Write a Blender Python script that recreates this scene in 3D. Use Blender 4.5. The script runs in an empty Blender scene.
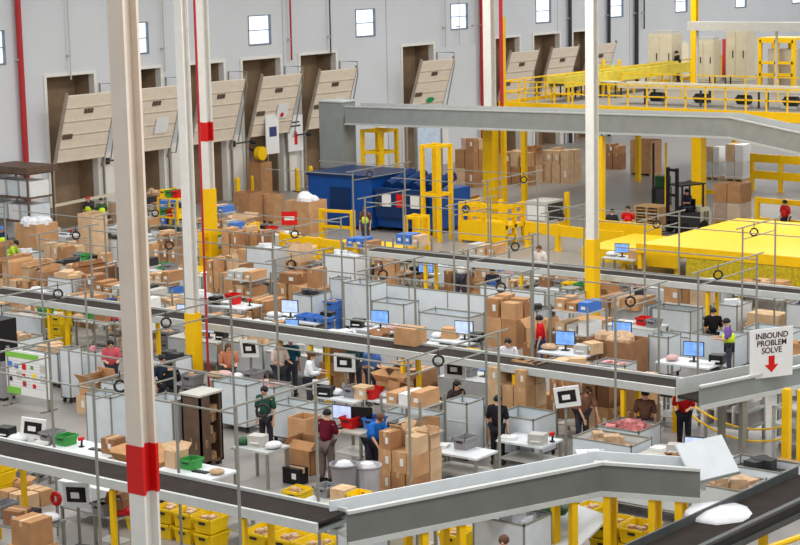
import bpy, math, random
from mathutils import Vector, Matrix
C = bpy.context.scene.collection
PI = math.pi
rnd = random.Random(7)
# ---------------------------------------------------------------- camera maths
FPX, CAMH, YAW, PIT, ROLL = 1900.0, 12.5, math.radians(37.5), math.atan(322/1900), 0.0205
_r = Vector((math.sin(YAW), -math.cos(YAW), 0))
_f = Vector((math.cos(YAW)*math.cos(PIT), math.sin(YAW)*math.cos(PIT), -math.sin(PIT)))
_u = _r.cross(_f)
_R = math.cos(ROLL)*_r - math.sin(ROLL)*_u
_U = math.sin(ROLL)*_r + math.cos(ROLL)*_u
def at(px, py, z=0.0):
    d = _f + (px-400)/FPX*_R + (272.5-py)/FPX*_U
    s = (z-CAMH)/d.z
    return Vector((s*d.x, s*d.y, z))
def pj(p):
    v = Vector(p)-Vector((0, 0, CAMH)); d = v.dot(_f)
    return (400+FPX*v.dot(_R)/d, 272.5-FPX*v.dot(_U)/d)
def onX(px, py, X):
    d = _f + (px-400)/FPX*_R + (272.5-py)/FPX*_U
    s = X/d.x
    return Vector((X, s*d.y, CAMH+s*d.z))
def dep(p): return (Vector(p)-Vector((0, 0, CAMH))).dot(_f)
def fit(x0, x1, yb, yt, z0=0.0, r=1.0):
    "box whose silhouette spans x0..x1, near bottom corner at row yb, near top corner at row yt"
    xn = (x0+x1)/2
    for _ in range(4):
        N = at(xn, yb, z0); d = dep(N)
        S = (x1-x0)*d/FPX
        a = S/(.609+.793*r); b = a*r
        xn = x0+.793*b*FPX/d
    h = (yb-yt)*d/FPX*1.03
    return N.x+a/2, N.y+b/2, z0, a, b, h
cam = bpy.data.cameras.new('camera'); co = bpy.data.objects.new('camera', cam); C.objects.link(co)
M = Matrix.Identity(4)
for i in range(3): M[i][0], M[i][1], M[i][2] = _R[i], _U[i], -_f[i]
M[2][3] = CAMH
co.matrix_world = M
cam.sensor_fit = 'HORIZONTAL'; cam.sensor_width = 36; cam.lens = 36*FPX/800; cam.clip_end = 500
bpy.context.scene.camera = co
# ---------------------------------------------------------------- materials
def lin(c): return tuple(((v/255)/12.92 if v/255 <= .04045 else ((v/255+.055)/1.055)**2.4) for v in c)+(1,)
MATS = {}
def mat(name, rgb, rough=.6, metal=0.0, var=.12, scale=3.0, emit=0, alpha=1, kind='noise', stretch=(1, 1, 1)):
    if name in MATS: return MATS[name]
    m = bpy.data.materials.new(name); m.use_nodes = True
    nt = m.node_tree; b = nt.nodes['Principled BSDF']
    c = lin(rgb)
    b.inputs['Roughness'].default_value = rough; b.inputs['Metallic'].default_value = metal
    b.inputs['Alpha'].default_value = alpha
    b.inputs['Specular IOR Level'].default_value = .3 if rough < .7 else .08
    tc = nt.nodes.new('ShaderNodeTexCoord'); mp = nt.nodes.new('ShaderNodeMapping')
    nt.links.new(tc.outputs['Object'], mp.inputs['Vector']); mp.inputs['Scale'].default_value = stretch
    n = nt.nodes.new('ShaderNodeTexNoise'); n.inputs['Scale'].default_value = scale; n.inputs['Detail'].default_value = 4
    nt.links.new(mp.outputs['Vector'], n.inputs['Vector'])
    rp = nt.nodes.new('ShaderNodeValToRGB')
    rp.color_ramp.elements[0].position = .3; rp.color_ramp.elements[1].position = .7
    rp.color_ramp.elements[0].color = tuple(v*(1-var) for v in c[:3])+(1,)
    rp.color_ramp.elements[1].color = tuple(min(1, v*(1+var)) for v in c[:3])+(1,)
    nt.links.new(n.outputs['Fac'], rp.inputs['Fac'])
    nt.links.new(rp.outputs['Color'], b.inputs['Base Color'])
    if emit:
        nt.links.new(rp.outputs['Color'], b.inputs['Emission Color']); b.inputs['Emission Strength'].default_value = emit
    MATS[name] = m
    return m
KR = [mat('kraft_a', (196, 152, 110), .8), mat('kraft_b', (172, 128, 90), .8), mat('kraft_c', (208, 176, 140), .8), mat('kraft_d', (150, 110, 80), .8)]
KRD = mat('kraft_inside', (120, 84, 54), .8)
TAPE = mat('tape_clear', (200, 165, 120), .3); LABEL = mat('paper_white', (228, 228, 226), .6, var=.03)
WHT = mat('white_plastic', (218, 223, 226), .35, var=.04); WHT2 = mat('white_panel', (208, 215, 219), .3, var=.06)
SKY = mat('window_daylight', (225, 238, 250), .2, emit=1.1, var=.03)
WALL = mat('wall_metal_panel', (205, 208, 210), .55, var=.03, scale=.4)
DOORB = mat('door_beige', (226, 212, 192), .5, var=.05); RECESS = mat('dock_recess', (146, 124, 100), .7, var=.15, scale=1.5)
CREAM = mat('column_cream_lit', (216, 202, 186), .5, var=.04); CWHITE = mat('column_white', (225, 222, 214), .5, var=.04)
RED = mat('red_paint', (205, 22, 20), .45, var=.06); DKRED = mat('pipe_red', (176, 44, 48), .45, var=.06)
YEL = mat('safety_yellow', (244, 194, 6), .42, var=.05); YEL2 = mat('tote_yellow', (248, 208, 20), .4, var=.08)
OLV = mat('yellow_mesh', (196, 172, 32), .6, var=.25, scale=9)
GAL = mat('galvanised_grey', (142, 147, 144), .45, .2, var=.07, scale=2); GAL2 = mat('galvanised_light', (196, 199, 195), .4, .1, var=.05)
CHG = mat('chute_grey_shaded', (112, 113, 107), .5, var=.07, scale=2); GALM = mat('galvanised_mid', (178, 181, 177), .45, var=.05)
ALU = mat('aluminium_post', (146, 145, 136), .45, .3, var=.06); DKM = mat('dark_metal', (58, 58, 60), .45, .3, var=.15)
BELT = mat('belt_rubber', (54, 48, 45), .9, var=.12); BLK = mat('black_plastic', (26, 26, 28), .4, var=.1)
BLUE = mat('baler_blue', (16, 74, 148), .35, var=.08, scale=1.2); BLUE2 = mat('baler_dark_blue', (12, 46, 92), .4, var=.1)
SCRB = mat('screen_blue', (120, 165, 240), .2, emit=.5, var=.3, scale=5); SCRW = mat('screen_pale', (190, 208, 246), .2, emit=.5, var=.2, scale=5)
SCRK = mat('screen_black', (34, 30, 32), .2, var=.5, scale=10)
FLOOR = mat('floor_concrete', (146, 141, 136), .35, var=.06, scale=.7)
WOOD = mat('pallet_wood', (205, 168, 120), .7, var=.12, stretch=(1, 8, 1)); WOODD = mat('dark_board', (96, 76, 62), .6, var=.2)
TOTEG = mat('tote_grey', (140, 138, 140), .5, var=.06); TOTEB = mat('tote_blue', (70, 120, 200), .45, var=.06)
GRN = mat('green_paint', (60, 150, 70), .5); LIME = mat('poster_lime', (128, 190, 70), .5, var=.05); BAG = mat('plastic_bag', (222, 223, 226), .25, var=.06, scale=8)
GREY = mat('machine_grey', (188, 186, 178), .45, var=.05); BEIGE = mat('cabinet_beige', (210, 200, 172), .5, var=.05)
HIVIS = mat('hivis_lime', (214, 240, 50), .6, var=.05, emit=0); PINK = mat('pink_cloth', (212, 172, 170), .8); TAN = mat('tan_goods', (190, 160, 130), .7, var=.3, scale=7)
HOSE = mat('hose_black', (40, 36, 34), .5); DKGRN = mat('bag_green', (34, 84, 44), .5)
SKIN = mat('skin', (214, 164, 134), .55, var=.05); SKIN2 = mat('skin_dark', (120, 80, 60), .55, var=.05)
HAIRK = mat('hair_black', (24, 20, 20), .5); HAIRB = mat('hair_brown', (92, 58, 36), .5); HAIRY = mat('hair_blond', (206, 164, 70), .5)
def cloth(rgb): return mat('cloth_%d_%d_%d' % rgb, rgb, .85, var=.15, scale=10)
# ---------------------------------------------------------------- mesh builder
class MB:
    def __init__(s): s.v = []; s.f = []
    def add(s, vs, fs, mtx=None):
        o = len(s.v)
        s.v += [tuple(mtx @ Vector(v)) if mtx else tuple(v) for v in vs]
        s.f += [tuple(i+o for i in f) for f in fs]; return s
    def bx(s, x0, x1, y0, y1, z0, z1, mtx=None):
        vs = [(x, y, z) for z in (z0, z1) for y in (y0, y1) for x in (x0, x1)]
        return s.add(vs, [(0, 2, 3, 1), (4, 5, 7, 6), (0, 1, 5, 4), (2, 6, 7, 3), (0, 4, 6, 2), (1, 3, 7, 5)], mtx)
    def box(s, c, d, rz=0, mtx=None):
        m = Matrix.Translation(c) @ Matrix.Rotation(rz, 4, 'Z')
        if mtx: m = m @ mtx
        return s.bx(-d[0]/2, d[0]/2, -d[1]/2, d[1]/2, -d[2]/2, d[2]/2, m)
    def cyl(s, p, q, r, n=8, r2=None):
        p = Vector(p); q = Vector(q); r2 = r if r2 is None else r2
        z = (q-p).normalized(); x = z.orthogonal().normalized(); y = z.cross(x)
        vs = []
        for c, rr in ((p, r), (q, r2)):
            for i in range(n):
                t = 2*PI*i/n; vs.append(c+x*rr*math.cos(t)+y*rr*math.sin(t))
        fs = [tuple(range(n-1, -1, -1)), tuple(range(n, 2*n))]+[(i, (i+1) % n, n+(i+1) % n, n+i) for i in range(n)]
        return s.add(vs, fs)
    def beam(s, p, q, w, h):
        "rectangular bar from p to q, w across, h tall"
        p = Vector(p); q = Vector(q); z = (q-p).normalized()
        up = Vector((0, 0, 1)) if abs(z.z) < .95 else Vector((1, 0, 0))
        x = z.cross(up).normalized(); y = x.cross(z)
        vs = [c+x*a*w/2+y*b*h/2 for c in (p, q) for a, b in ((-1, -1), (1, -1), (1, 1), (-1, 1))]
        return s.add(vs, [(0, 3, 2, 1), (4, 5, 6, 7), (0, 1, 5, 4), (1, 2, 6, 5), (2, 3, 7, 6), (3, 0, 4, 7)])
    def tube(s, pts, r, n=6, closed=False):
        pts = [Vector(p) for p in pts]; k = len(pts); vs = []; fs = []
        for i, p in enumerate(pts):
            a = pts[(i-1) % k] if closed or i else pts[0]; b = pts[(i+1) % k] if closed or i < k-1 else pts[-1]
            z = (b-a).normalized(); up = Vector((0, 0, 1)) if abs(z.z) < .9 else Vector((1, 0, 0))
            x = z.cross(up).normalized(); y = x.cross(z)
            vs += [p+x*r*math.cos(2*PI*j/n)+y*r*math.sin(2*PI*j/n) for j in range(n)]
        for i in range(k if closed else k-1):
            o, q = i*n, ((i+1) % k)*n
            fs += [(o+j, o+(j+1) % n, q+(j+1) % n, q+j) for j in range(n)]
        if not closed: fs += [tuple(range(n-1, -1, -1)), tuple(range((k-1)*n, k*n))]
        return s.add(vs, fs)
    def lathe(s, prof, n=12, c=(0, 0, 0)):
        vs = [(c[0]+r*math.cos(2*PI*j/n), c[1]+r*math.sin(2*PI*j/n), c[2]+z) for r, z in prof for j in range(n)]
        k = len(prof)
        fs = [(i*n+j, i*n+(j+1) % n, (i+1)*n+(j+1) % n, (i+1)*n+j) for i in range(k-1) for j in range(n)]
        fs += [tuple(range(n-1, -1, -1)), tuple(range((k-1)*n, k*n))]
        return s.add(vs, fs)
    def prism(s, poly, axis, a, b, mtx=None):
        "poly of 2D points extruded a..b along axis"
        def P(u, v, w): return {'x': (w, u, v), 'y': (u, w, v), 'z': (u, v, w)}[axis]
        n = len(poly)
        vs = [P(u, v, a) for u, v in poly]+[P(u, v, b) for u, v in poly]
        return s.add(vs, [tuple(range(n-1, -1, -1)), tuple(range(n, 2*n))]+[(i, (i+1) % n, n+(i+1) % n, n+i) for i in range(n)], mtx)
    def mesh(s, name, m):
        me = bpy.data.meshes.new(name); me.from_pydata([tuple(v) for v in s.v], [], s.f)
        import bmesh
        b = bmesh.new(); b.from_mesh(me); bmesh.ops.recalc_face_normals(b, faces=b.faces); b.to_mesh(me); b.free()
        me.materials.append(m); return me
    def build(s, name, m, parent=None, smooth=False, label=None):
        me = s.mesh(name, m)
        if smooth:
            for p in me.polygons: p.use_smooth = True
        o = bpy.data.objects.new(name, me); C.objects.link(o)
        if parent: o.parent = parent
        if label: o['label'] = label
        return o
def thing(name, label, cat, loc=(0, 0, 0), rz=0, group=None):
    o = bpy.data.objects.new(name, None); C.objects.link(o); o.empty_display_size = .1
    o.location = loc; o.rotation_euler = (0, 0, rz); o['label'] = label; o['category'] = cat
    if group: o['group'] = group
    return o
def tag(o, label, cat, group=None, kind=None):
    o['label'] = label; o['category'] = cat
    if group: o['group'] = group
    if kind: o['kind'] = kind
    return o
def struct(o, label=None, cat=None):
    o['kind'] = 'structure'
    if label: o['label'] = label
    if cat: o['category'] = cat
    return o
def dup(root, loc, rz=None, label=None):
    r = root.copy(); C.objects.link(r); r.location = loc
    if rz is not None: r.rotation_euler = (0, 0, rz)
    if label: r['label'] = label
    for ch in list(root.children):
        c = ch.copy(); C.objects.link(c); c.parent = r
        for g in ch.children:
            d = g.copy(); C.objects.link(d); d.parent = c
    return r
ORD = 'first second third fourth fifth sixth seventh eighth ninth tenth eleventh twelfth thirteenth fourteenth fifteenth sixteenth seventeenth eighteenth nineteenth twentieth'.split()
ORD += ['twenty-'+o for o in ORD[:9]]
def wloc(o): return o.location
def number(objs, fmt, landmark, side='L'):
    "labels that count along the row from a landmark standing at its left or right end"
    objs = sorted(objs, key=lambda o: pj(o.location)[0], reverse=(side == 'R'))
    for i, o in enumerate(objs):
        w = 'nearest' if i == 0 else (ORD[i]+' from' if len(objs) > 1 else 'nearest')
        o['label'] = fmt % (('nearest the ' if i == 0 else ORD[i]+' from the ')+landmark)
# ================================================================ SETTING
WY = 66.0
floor = struct(MB().bx(0, 170, -25, 66.4, -.2, 0).build('floor', FLOOR))
# dock doors: x of left jamb; the wall is cut around each opening
DOORS = [59.6, 64.05, 68.6, 73.0, 77.6, 86.6, 95.6, 100.2, 104.8]
DW, DH = 3.0, 7.1
WZ = (7.8, 9.35)
WX = [48.2, 57.1-1.55, 65.9-1.3, 74.0-.4, 82.9-.45, 91.7-.3, 100.8-.3, 109.8-.4, 118.6-.4, 127.6-.4, 136.6]
w = MB()
xs = 20.0
for X in DOORS:
    w.bx(xs, X, WY, WY+.3, 0, DH); xs = X+DW
w.bx(xs, 170, WY, WY+.3, 0, DH)
w.bx(20, 170, WY, WY+.3, DH, WZ[0]); w.bx(20, 170, WY, WY+.3, WZ[1], 15)
xs = 20.0
for X in WX:
    w.bx(xs, X, WY, WY+.3, *WZ); xs = X+1.75
w.bx(xs, 170, WY, WY+.3, *WZ)
struct(w.build('wall_back', WALL))
# seams between the tilt-up wall panels
for i, X in enumerate([47, 56.2, 65.1, 76.3, 85.2, 94, 103, 112, 121]):
    struct(MB().bx(X-.03, X+.03, WY-.015, WY, 0 if not any(d-.1 < X < d+DW+.1 for d in DOORS) else DH+.1, 15).build('trim_%d' % (i+1), mat('seam_grey', (176, 178, 180), .6)))
for i, X in enumerate(WX):
    fr = MB()
    for a, b, c, d in ((X-.0, X+.05, *WZ), (X+1.68, X+1.75, *WZ), (X+.05, X+1.68, WZ[0], WZ[0]+.08), (X+.05, X+1.68, WZ[1]-.05, WZ[1]), (X+.05, X+1.68, (WZ[0]+WZ[1])/2-.02, (WZ[0]+WZ[1])/2+.02)):
        fr.bx(a, b, WY-.03, WY+.1, c, d)
    o = struct(fr.build('window_%d' % (i+1), mat('window_frame', (120, 128, 140), .5)))
    MB().bx(X+.05, X+1.7, WY+.12, WY+.15, WZ[0]+.05, WZ[1]-.05).build('window_pane', SKY, o)
# dock bays
dn = ['behind the cream column', '', '', '', '', '', '', '', '']
DL = ['beside the tall red wall pipe', 'right of the nearest cream column', 'behind the red banded column', 'with round sign beside the red banded column', 'with square sign and brown recess above', 'with a green oval mark', 'behind the yellow mezzanine rails', 'above the mezzanine, fully lowered at its top', 'behind the thin white column']
for i, X in enumerate(DOORS):
    b = MB()
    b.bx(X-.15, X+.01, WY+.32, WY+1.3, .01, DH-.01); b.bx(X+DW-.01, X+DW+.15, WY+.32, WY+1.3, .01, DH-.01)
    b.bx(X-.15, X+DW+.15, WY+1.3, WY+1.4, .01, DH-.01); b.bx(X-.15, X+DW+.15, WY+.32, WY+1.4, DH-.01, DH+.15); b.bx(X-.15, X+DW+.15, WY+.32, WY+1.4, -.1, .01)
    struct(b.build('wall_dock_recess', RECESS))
    # frame trim of the bay
    t = MB(); t.bx(X-.14, X+.02, WY-.06, WY+.31, 0, DH-.02); t.bx(X+DW-.02, X+DW+.14, WY-.06, WY+.31, 0, DH-.02); t.bx(X-.14, X+DW+.14, WY-.06, WY+.31, DH-.02, DH+.12)
    struct(t.build('trim_dock_%d' % (i+1), CWHITE))
    # leaning sectional door, raised on tilted tracks
    d = thing('dock_door', 'beige sectional dock door raised on leaning tracks, '+DL[i], 'dock door', (X+DW/2, WY-.42, 3.15), 0, 'raised dock doors along the back wall')
    H = 3.3; lean = Matrix.Rotation(math.radians(18), 4, 'X')
    for k in range(5):
        p = MB().bx(-1.5, 1.5, -.05, .05, k*H/5+.015, (k+1)*H/5-.015, lean)
        p.bx(-1.5, 1.5, -.07, -.05, k*H/5+.05, k*H/5+.09, lean)
        o = p.build('door_panel', DOORB, d)
    pl = MB()
    for q in ((-.35, -.2), (-.15, .0), (.05, .2)): pl.bx(q[0], q[1], -.085, -.05, H*.72, H*.79, lean)
    pl.build('number_mark', mat('dark_mark', (92, 78, 66), .6), d, label='dark number stencil')
    MB().bx(-1.45, -.85, -.1, -.05, H*.36, H*.43, lean).build('lift_handle', mat('handle_brown', (96, 80, 66), .5), d)
    tr = [MB().bx(s*1.56-.03, s*1.56+.03, -.04, .1, -.5, H+.12, lean) for s in (-1, 1)]
    tr += [MB().bx(s*1.6-.03, s*1.6+.03, .05, .17, -3.15, -.05) for s in (-1, 1)]
    for q in tr: q.build('track', mat('track_brown', (170, 156, 140), .4, .2), d)
    if i in (3, 4, 1, 5):
        sg = MB().bx(.1, .95, -.12, -.09, H*.28, H*.52, lean) if i != 5 else MB().prism([(.35*math.cos(a*PI/8)+.1, .16*math.sin(a*PI/8)+.9) for a in range(16)], 'y', -.12, -.08, lean)
        s = sg.build('notice', LABEL if i != 5 else mat('notice_green', (24, 150, 80), .5), d, label='white paper notice' if i != 5 else 'green oval notice')
        if i in (3, 4): MB().prism([(.52+.13*math.cos(a*PI/6), 1.12+.13*math.sin(a*PI/6)) for a in range(12)], 'y', -.14, -.12, lean).build('notice_mark', RED if i == 3 else DKM, s)
    # side guide rails standing off the wall beside the door (thin pipes)
    if i in (0, 1, 2, 3, 4, 5):
        g = thing('track_guard', 'thin grey pipe guard beside dock door '+DL[i], 'pipe guard', (X+DW+.35, WY-.02, 0), 0, 'pipe guards by the dock doors')
        MB().tube([(0, -.02, 0), (0, -.02, 6.6), (0, -1.25, 6.6), (0, -1.25, 5.9), (0, -.5, 2.9), (0, -.02, 2.9)], .035).build('guard_pipe', ALU, g)
# pilasters between the bays
for i, X in enumerate([58.6, 63.3, 67.85, 72.35, 76.65, 81.3, 84.6, 90.5, 94.6]):
    struct(MB().bx(X-.35, X+.35, WY-.12, WY, 0, 3.3).build('trim_pilaster_%d' % (i+1), CWHITE))
# vertical sprinkler pipes and conduits on the wall
PIPES = [(16, 0, 58.0, .14, DKRED, 'thick red pipe up the wall left of the first dock door'), (290, 0, 76.73, .05, DKRED, 'thin pinkish red pipe on the wall before the brown recess'),
         (479, 60, 94.3, .13, DKRED, 'red pipe on the wall beside the white mezzanine column'),
         (67, 0, 61.0, .035, GREY, 'thin grey conduit above the first dock door'), (170, 0, 67.2, .04, GREY, 'thin conduit on the wall by the striped column'), (332, 0, 80.0, .04, DKM, 'dark conduit above the square sign door'),
         (470, 0, 93.6, .03, GREY, 'grey conduit left of the white mezzanine column'), (441, 0, 90.6, .03, GREY, 'grey conduit beside the green oval door'), (571, 0, 104.2, .12, DKM, 'dark downpipe left of the thin white column'),
         (611, 0, 109.0, .12, DKM, 'dark downpipe right of the thin white column'), (640, 0, 112.6, .14, DKM, 'black downpipe behind the beige cabinets'), (645, 0, 113.6, .05, DKM, 'slim black conduit beside the black downpipe'), (455, 0, 92.0, .025, GREY, 'slim conduit under the fifth window')]
for px, py, X, r, m, lb in PIPES:
    p = thing('sprinkler_pipe', lb, 'pipe', (X, WY-.2, 0), 0, 'pipes and conduits on the back wall')
    zb = 0 if r > .1 else 6.9
    MB().cyl((0, 0, zb), (0, 0, 15), r, 10).build('pipe', m, p, smooth=False)
    br = MB()
    for z in (8, 11, 14): br.bx(-r-.03, r+.03, -.03, .2, z-.04, z+.04)
    br.build('pipe_clamp', GREY, p)
# columns
def column(name, x, y, wd, zones, lb, top=15):
    o = bpy.data.objects.new(name, None); C.objects.link(o); o.location = (x, y, 0); struct(o, lb, 'column')
    for z0, z1, m, part, ex in zones:
        h = wd/2+ex; q = MB(); f, k = .045+ex, .03+ex
        if part == 'yellow_guard': q.bx(-h, h, -h, h, z0, z1)
        else: q.prism([(-h, -h), (-h+f, -h), (-h+f, -k), (h-f, -k), (h-f, -h), (h, -h), (h, h), (h-f, h), (h-f, k), (-h+f, k), (-h+f, h), (-h, h)], 'z', z0, z1)
        q.build(part, m, o)
    bp = MB().bx(-wd/2-.12, wd/2+.12, -wd/2-.12, wd/2+.12, 0, .03).build('base_plate', DKM, o)
    return o
N = at(143, 470, 5.05); column('column_near', N.x, N.y, .31, [(0, 4.72, CWHITE, 'lower_shaft', 0), (4.72, 5.45, RED, 'red_band', .012), (5.45, 15, CREAM, 'upper_shaft', 0)], 'cream steel column with red band nearest the camera')  # cream of the upper shaft carries the tint of the light on it
column('column_middle', 38.57, 37.06, .28, [(0, 2.45, YEL, 'yellow_guard', .03), (2.45, 15, CWHITE, 'upper_shaft', 0)], 'white column with yellow base beside the dark brown bin')
column('column_banded', 55.1, 51.8, .36, [(0, 3.3, YEL, 'yellow_guard', .03), (3.3, 5.2, CWHITE, 'shaft', 0), (5.2, 5.95, RED, 'red_band', .012), (5.95, 15, CWHITE, 'upper_shaft', 0)], 'white column with red band and yellow base near the dock doors')
column('column_centre', 51.3, 31.6, .3, [(0, 3.3, YEL, 'yellow_guard', .03), (3.3, 15, CWHITE, 'upper_shaft', 0)], 'white column with yellow base between the middle workstations')
column('column_mezzanine', 72.4, 50.1, .42, [(0, 4.2, YEL, 'yellow_guard', .06), (4.2, 15, CWHITE, 'upper_shaft', 0)], 'white column rising beside the mezzanine corner')
N = at(694, 190, 0); column('column_far', 77.5, 42.0, .3, [(0, 4.2, YEL, 'yellow_guard', .1), (4.2, 4.75, YEL, 'upper_shaft', 0)], 'thick yellow column holding up the mezzanine')
Q = onX(694.5, 40, 90); column('column_upper', 90, Q.y, .3, [(5, 15, YEL, 'shaft', 0)], 'tall yellow column standing on the mezzanine behind the beige cabinets')
# red pipe beside the middle column, yellow post beside the mezzanine column
p = thing('riser_pipe', 'slim red riser pipe strapped to the white middle column', 'pipe', (38.76, 36.72, 0)); MB().cyl((0, 0, 0), (0, 0, 14.5), .035).build('pipe', DKRED, p)
p = thing('corner_bollard', 'yellow post with red edge beside the white mezzanine column', 'post', (72.75, 49.62, 0)); MB().bx(-.09, .13, -.1, .1, 0, 9.4).build('post', YEL, p); MB().bx(-.11, -.09, -.1, .1, 5.0, 10.5).build('edge_strip', DKRED, p)

# ================================================================ BELTS
def belt(name, X, y0, y1, z, wd, lb, legs):
    o = thing(name, lb, 'conveyor', (X, 0, 0))
    MB().bx(-wd/2, wd/2, y0, y1, z-.05, z).build('belt', BELT, o)
    for s in (-1, 1):
        MB().bx(s*(wd/2+.045)-.04, s*(wd/2+.045)+.04, y0, y1, z-.19, z+(.0 if s < 0 else .06)).build('side_rail', GAL2, o)
    MB().bx(-wd/2, wd/2, y0, y1, z-.22, z-.16).build('return_pan', GAL, o)
    for yy in legs:
        for s in (-1, 1): MB().bx(s*(wd/2-.02)-.05, s*(wd/2-.02)+.05, yy-.05, yy+.05, 0, z-.24).build('leg', YEL, o)
    return o
BZ = 2.0
belt('belt_conveyor', 26.55, 22.1, 42, BZ, .82, 'long dark belt conveyor nearest the camera', [24, 27.6, 31.2, 34.8, 38.4])
belt('belt_conveyor', 39.75, 21.9, 47, BZ, .74, 'long dark belt conveyor crossing the middle of the floor', [23.4, 26.6, 30.2, 33.4, 40, 44])
belt('belt_conveyor', 52.6, 22, 41.6, BZ, .66, 'long dark belt conveyor under the yellow platform', [24, 28, 35, 39])
# grey metal guarded chutes leaving the belts at an angle
def chute(name, p0, p1, wd, h, lb, legs, m1=GAL, m2=GAL2, hood=False, lip=None, legm=None):
    p0 = Vector(p0); p1 = Vector(p1); d = p1-p0; L = d.length; ang = math.atan2(d.y, d.x)
    o = thing(name, lb, 'conveyor', p0, ang)
    sl = d.z/math.hypot(d.x, d.y); L = math.hypot(d.x, d.y)
    def slab(ya, yb, za, zb): # sheared with slope
        return [(0, ya, za), (L, ya, za+sl*L), (L, yb, za+sl*L), (0, yb, za), (0, ya, zb), (L, ya, zb+sl*L), (L, yb, zb+sl*L), (0, yb, zb)]
    F = [(0, 3, 2, 1), (4, 5, 6, 7), (0, 1, 5, 4), (1, 2, 6, 5), (2, 3, 7, 6), (3, 0, 4, 7)]
    MB().add(slab(-wd/2, -wd/2+.04, -h, 0), F).build('near_guard', CHG if hood else m1, o)  # with hood, near side coloured darker to stand for its shade
    MB().add(slab(-wd/2-.05, -wd/2+.06, -.03, .03), F).add(slab(-wd/2-.06, -wd/2+.04, -h-.06, -h+.04), F).build('guard_lip', lip or GAL2, o)
    MB().add([(x+(.4 if hood and x > 0 and name == 'guarded_chute' else -.3 if hood and x == 0 and name == 'chute_bend' else 0), y, z) for x, y, z in slab(wd/2-.04, wd/2, -h, .05)], F).build('far_guard', WHT if hood else m2, o)  # far side coloured paler for the light on its inner face
    MB().add(slab(-wd/2+.04, wd/2-.04, -h+.1, -h+.16), F).build('belt', BELT if not hood else m2, o)
    for t in legs:
        for s in (-1, 1): MB().bx(t*L-.07, t*L+.07, s*(wd/2-.05)-.07, s*(wd/2-.05)+.07, -p0.z, sl*t*L-h-.02).build('leg', legm or YEL, o)
    return o
a = at(338, 508, 2.15); b = at(598, 458, 2.2); c = at(703, 465, 2.2)
chute('guarded_chute', a, b, .72, .62, 'grey steel guarded conveyor turning off the nearest belt', [.28, .42, .86], hood=True)
chute('chute_bend', b, c, .72, .62, 'short bent end section of the nearest grey steel conveyor', [.12, .55, .8], hood=True)
lid = thing('plastic_sheet', 'white sheet panel leaning over the end of the grey conveyor', 'panel', at(704, 481, 1.9), math.radians(-17))
MB().bx(-.28, 1.0, -.02, .02, 0, .86, Matrix.Rotation(math.radians(-38), 4, 'X')).build('sheet', WHT, lid)
MB().bx(-.28, 1.0, -.03, .03, -.03, .03).build('hinge_bar', GAL, lid)
a = at(688, 384, 2.2); b = at(830, 355, 2.2)
chute('guarded_chute', a, b, .8, .5, 'grey green guarded conveyor carrying the problem solve sign', [.3, .75], legm=ALU)
# inclined dark belts at the near right
a = at(630, 562, 1.4); b = at(820, 474, 2.0)
chute('incline_belt', a, b, 1.15, .28, 'dark rubber incline belt at the front right corner', [.35, .8], m1=DKM, m2=mat('incline_grey', (84, 86, 86), .5), lip=mat('incline_grey', (84, 86, 86), .5))
a = at(760, 560, 1.2); b = at(840, 520, 1.2)
rl = thing('hand_rail', 'yellow pipe handrail at the front right corner', 'rail', at(745, 556, 1.2), math.atan2(-.35, 1))
MB().cyl((0, 0, 0), (5, 0, .35), .06).build('rail', YEL, rl)
for t in (.6, 2.4, 4.4): MB().cyl((t, 0, -1.2), (t, 0, t*.07), .05).build('post', YEL, rl)
# ================================================================ OVERHEAD CONVEYOR AND MEZZANINE
oc = thing('overhead_conveyor', 'long grey overhead conveyor running from the baler chute to the mezzanine', 'conveyor', (70.5, 0, 0))
P = [(57.2, 5.2), (36.8, 5.42), (32.6, 4.75), (28, 4.3)]
for k in range(3):
    (ya, za), (yb, zb) = P[k], P[k+1]
    for nm, xa, xb, lo, hi, m in (('near_guard', -.03, 0, -.82, 0, GAL), ('far_guard', 1.2, 1.23, -.82, .1, GAL2), ('belt', 0, 1.2, -.45, -.4, BELT), ('lip', -.07, .04, -.02, .04, GALM), ('lower_lip', -.1, .04, -.86, -.78, GALM)):
        MB().add([(x, y, z+dz) for dz in (lo, hi) for (y, z) in ((ya, za), (yb, zb)) for x in (xa, xb)], [(0, 2, 3, 1), (4, 5, 7, 6), (0, 1, 5, 4), (2, 6, 7, 3), (0, 4, 6, 2), (1, 3, 7, 5)]).build(nm, m, oc)
for y in (43.0,):
    for x in (.1,): MB().bx(x-.13, x+.13, y-.1, y+.1, 0, 4.4).build('leg', YEL, oc)
bc = thing('baler_chute', 'tall grey sheet metal chute dropping into the blue baler', 'chute', (70.4, 57.3, 1.9))
MB().bx(0, 1.0, 0, 1.45, .3, 3.5).build('chute_body', GAL, bc); MB().bx(-.05, 1.05, -.05, 1.5, 3.5, 3.56).build('top_flange', GAL2, bc)
MB().prism([(.1, .3), (1.35, .3), (1.2, 0), (.25, 0)], 'x', .1, .9).build('throat', GAL, bc)
md = bpy.data.objects.new('mezzanine_deck', None); C.objects.link(md); md.location = (76.3, 0, 5); struct(md, 'raised mezzanine deck with yellow edge behind the grey overhead conveyor', 'mezzanine')
MB().bx(.1, 24, 18, 52.3, -.2, 0).build('deck', mat('deck_grey', (128, 122, 112), .6), md)
MB().bx(0, .1, 18, 52.4, -.28, .16).build('edge_plate', YEL, md); MB().bx(0, 24, 52.3, 52.42, -.28, .16).build('end_edge_plate', YEL, md)
for x, y in ((1, 51.5), (1, 30), (12, 51.5), (12, 36), (23, 51.5), (23, 38)): MB().bx(x-.12, x+.12, y-.12, y+.12, -5, -.2).build('support_post', YEL, md)
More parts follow.
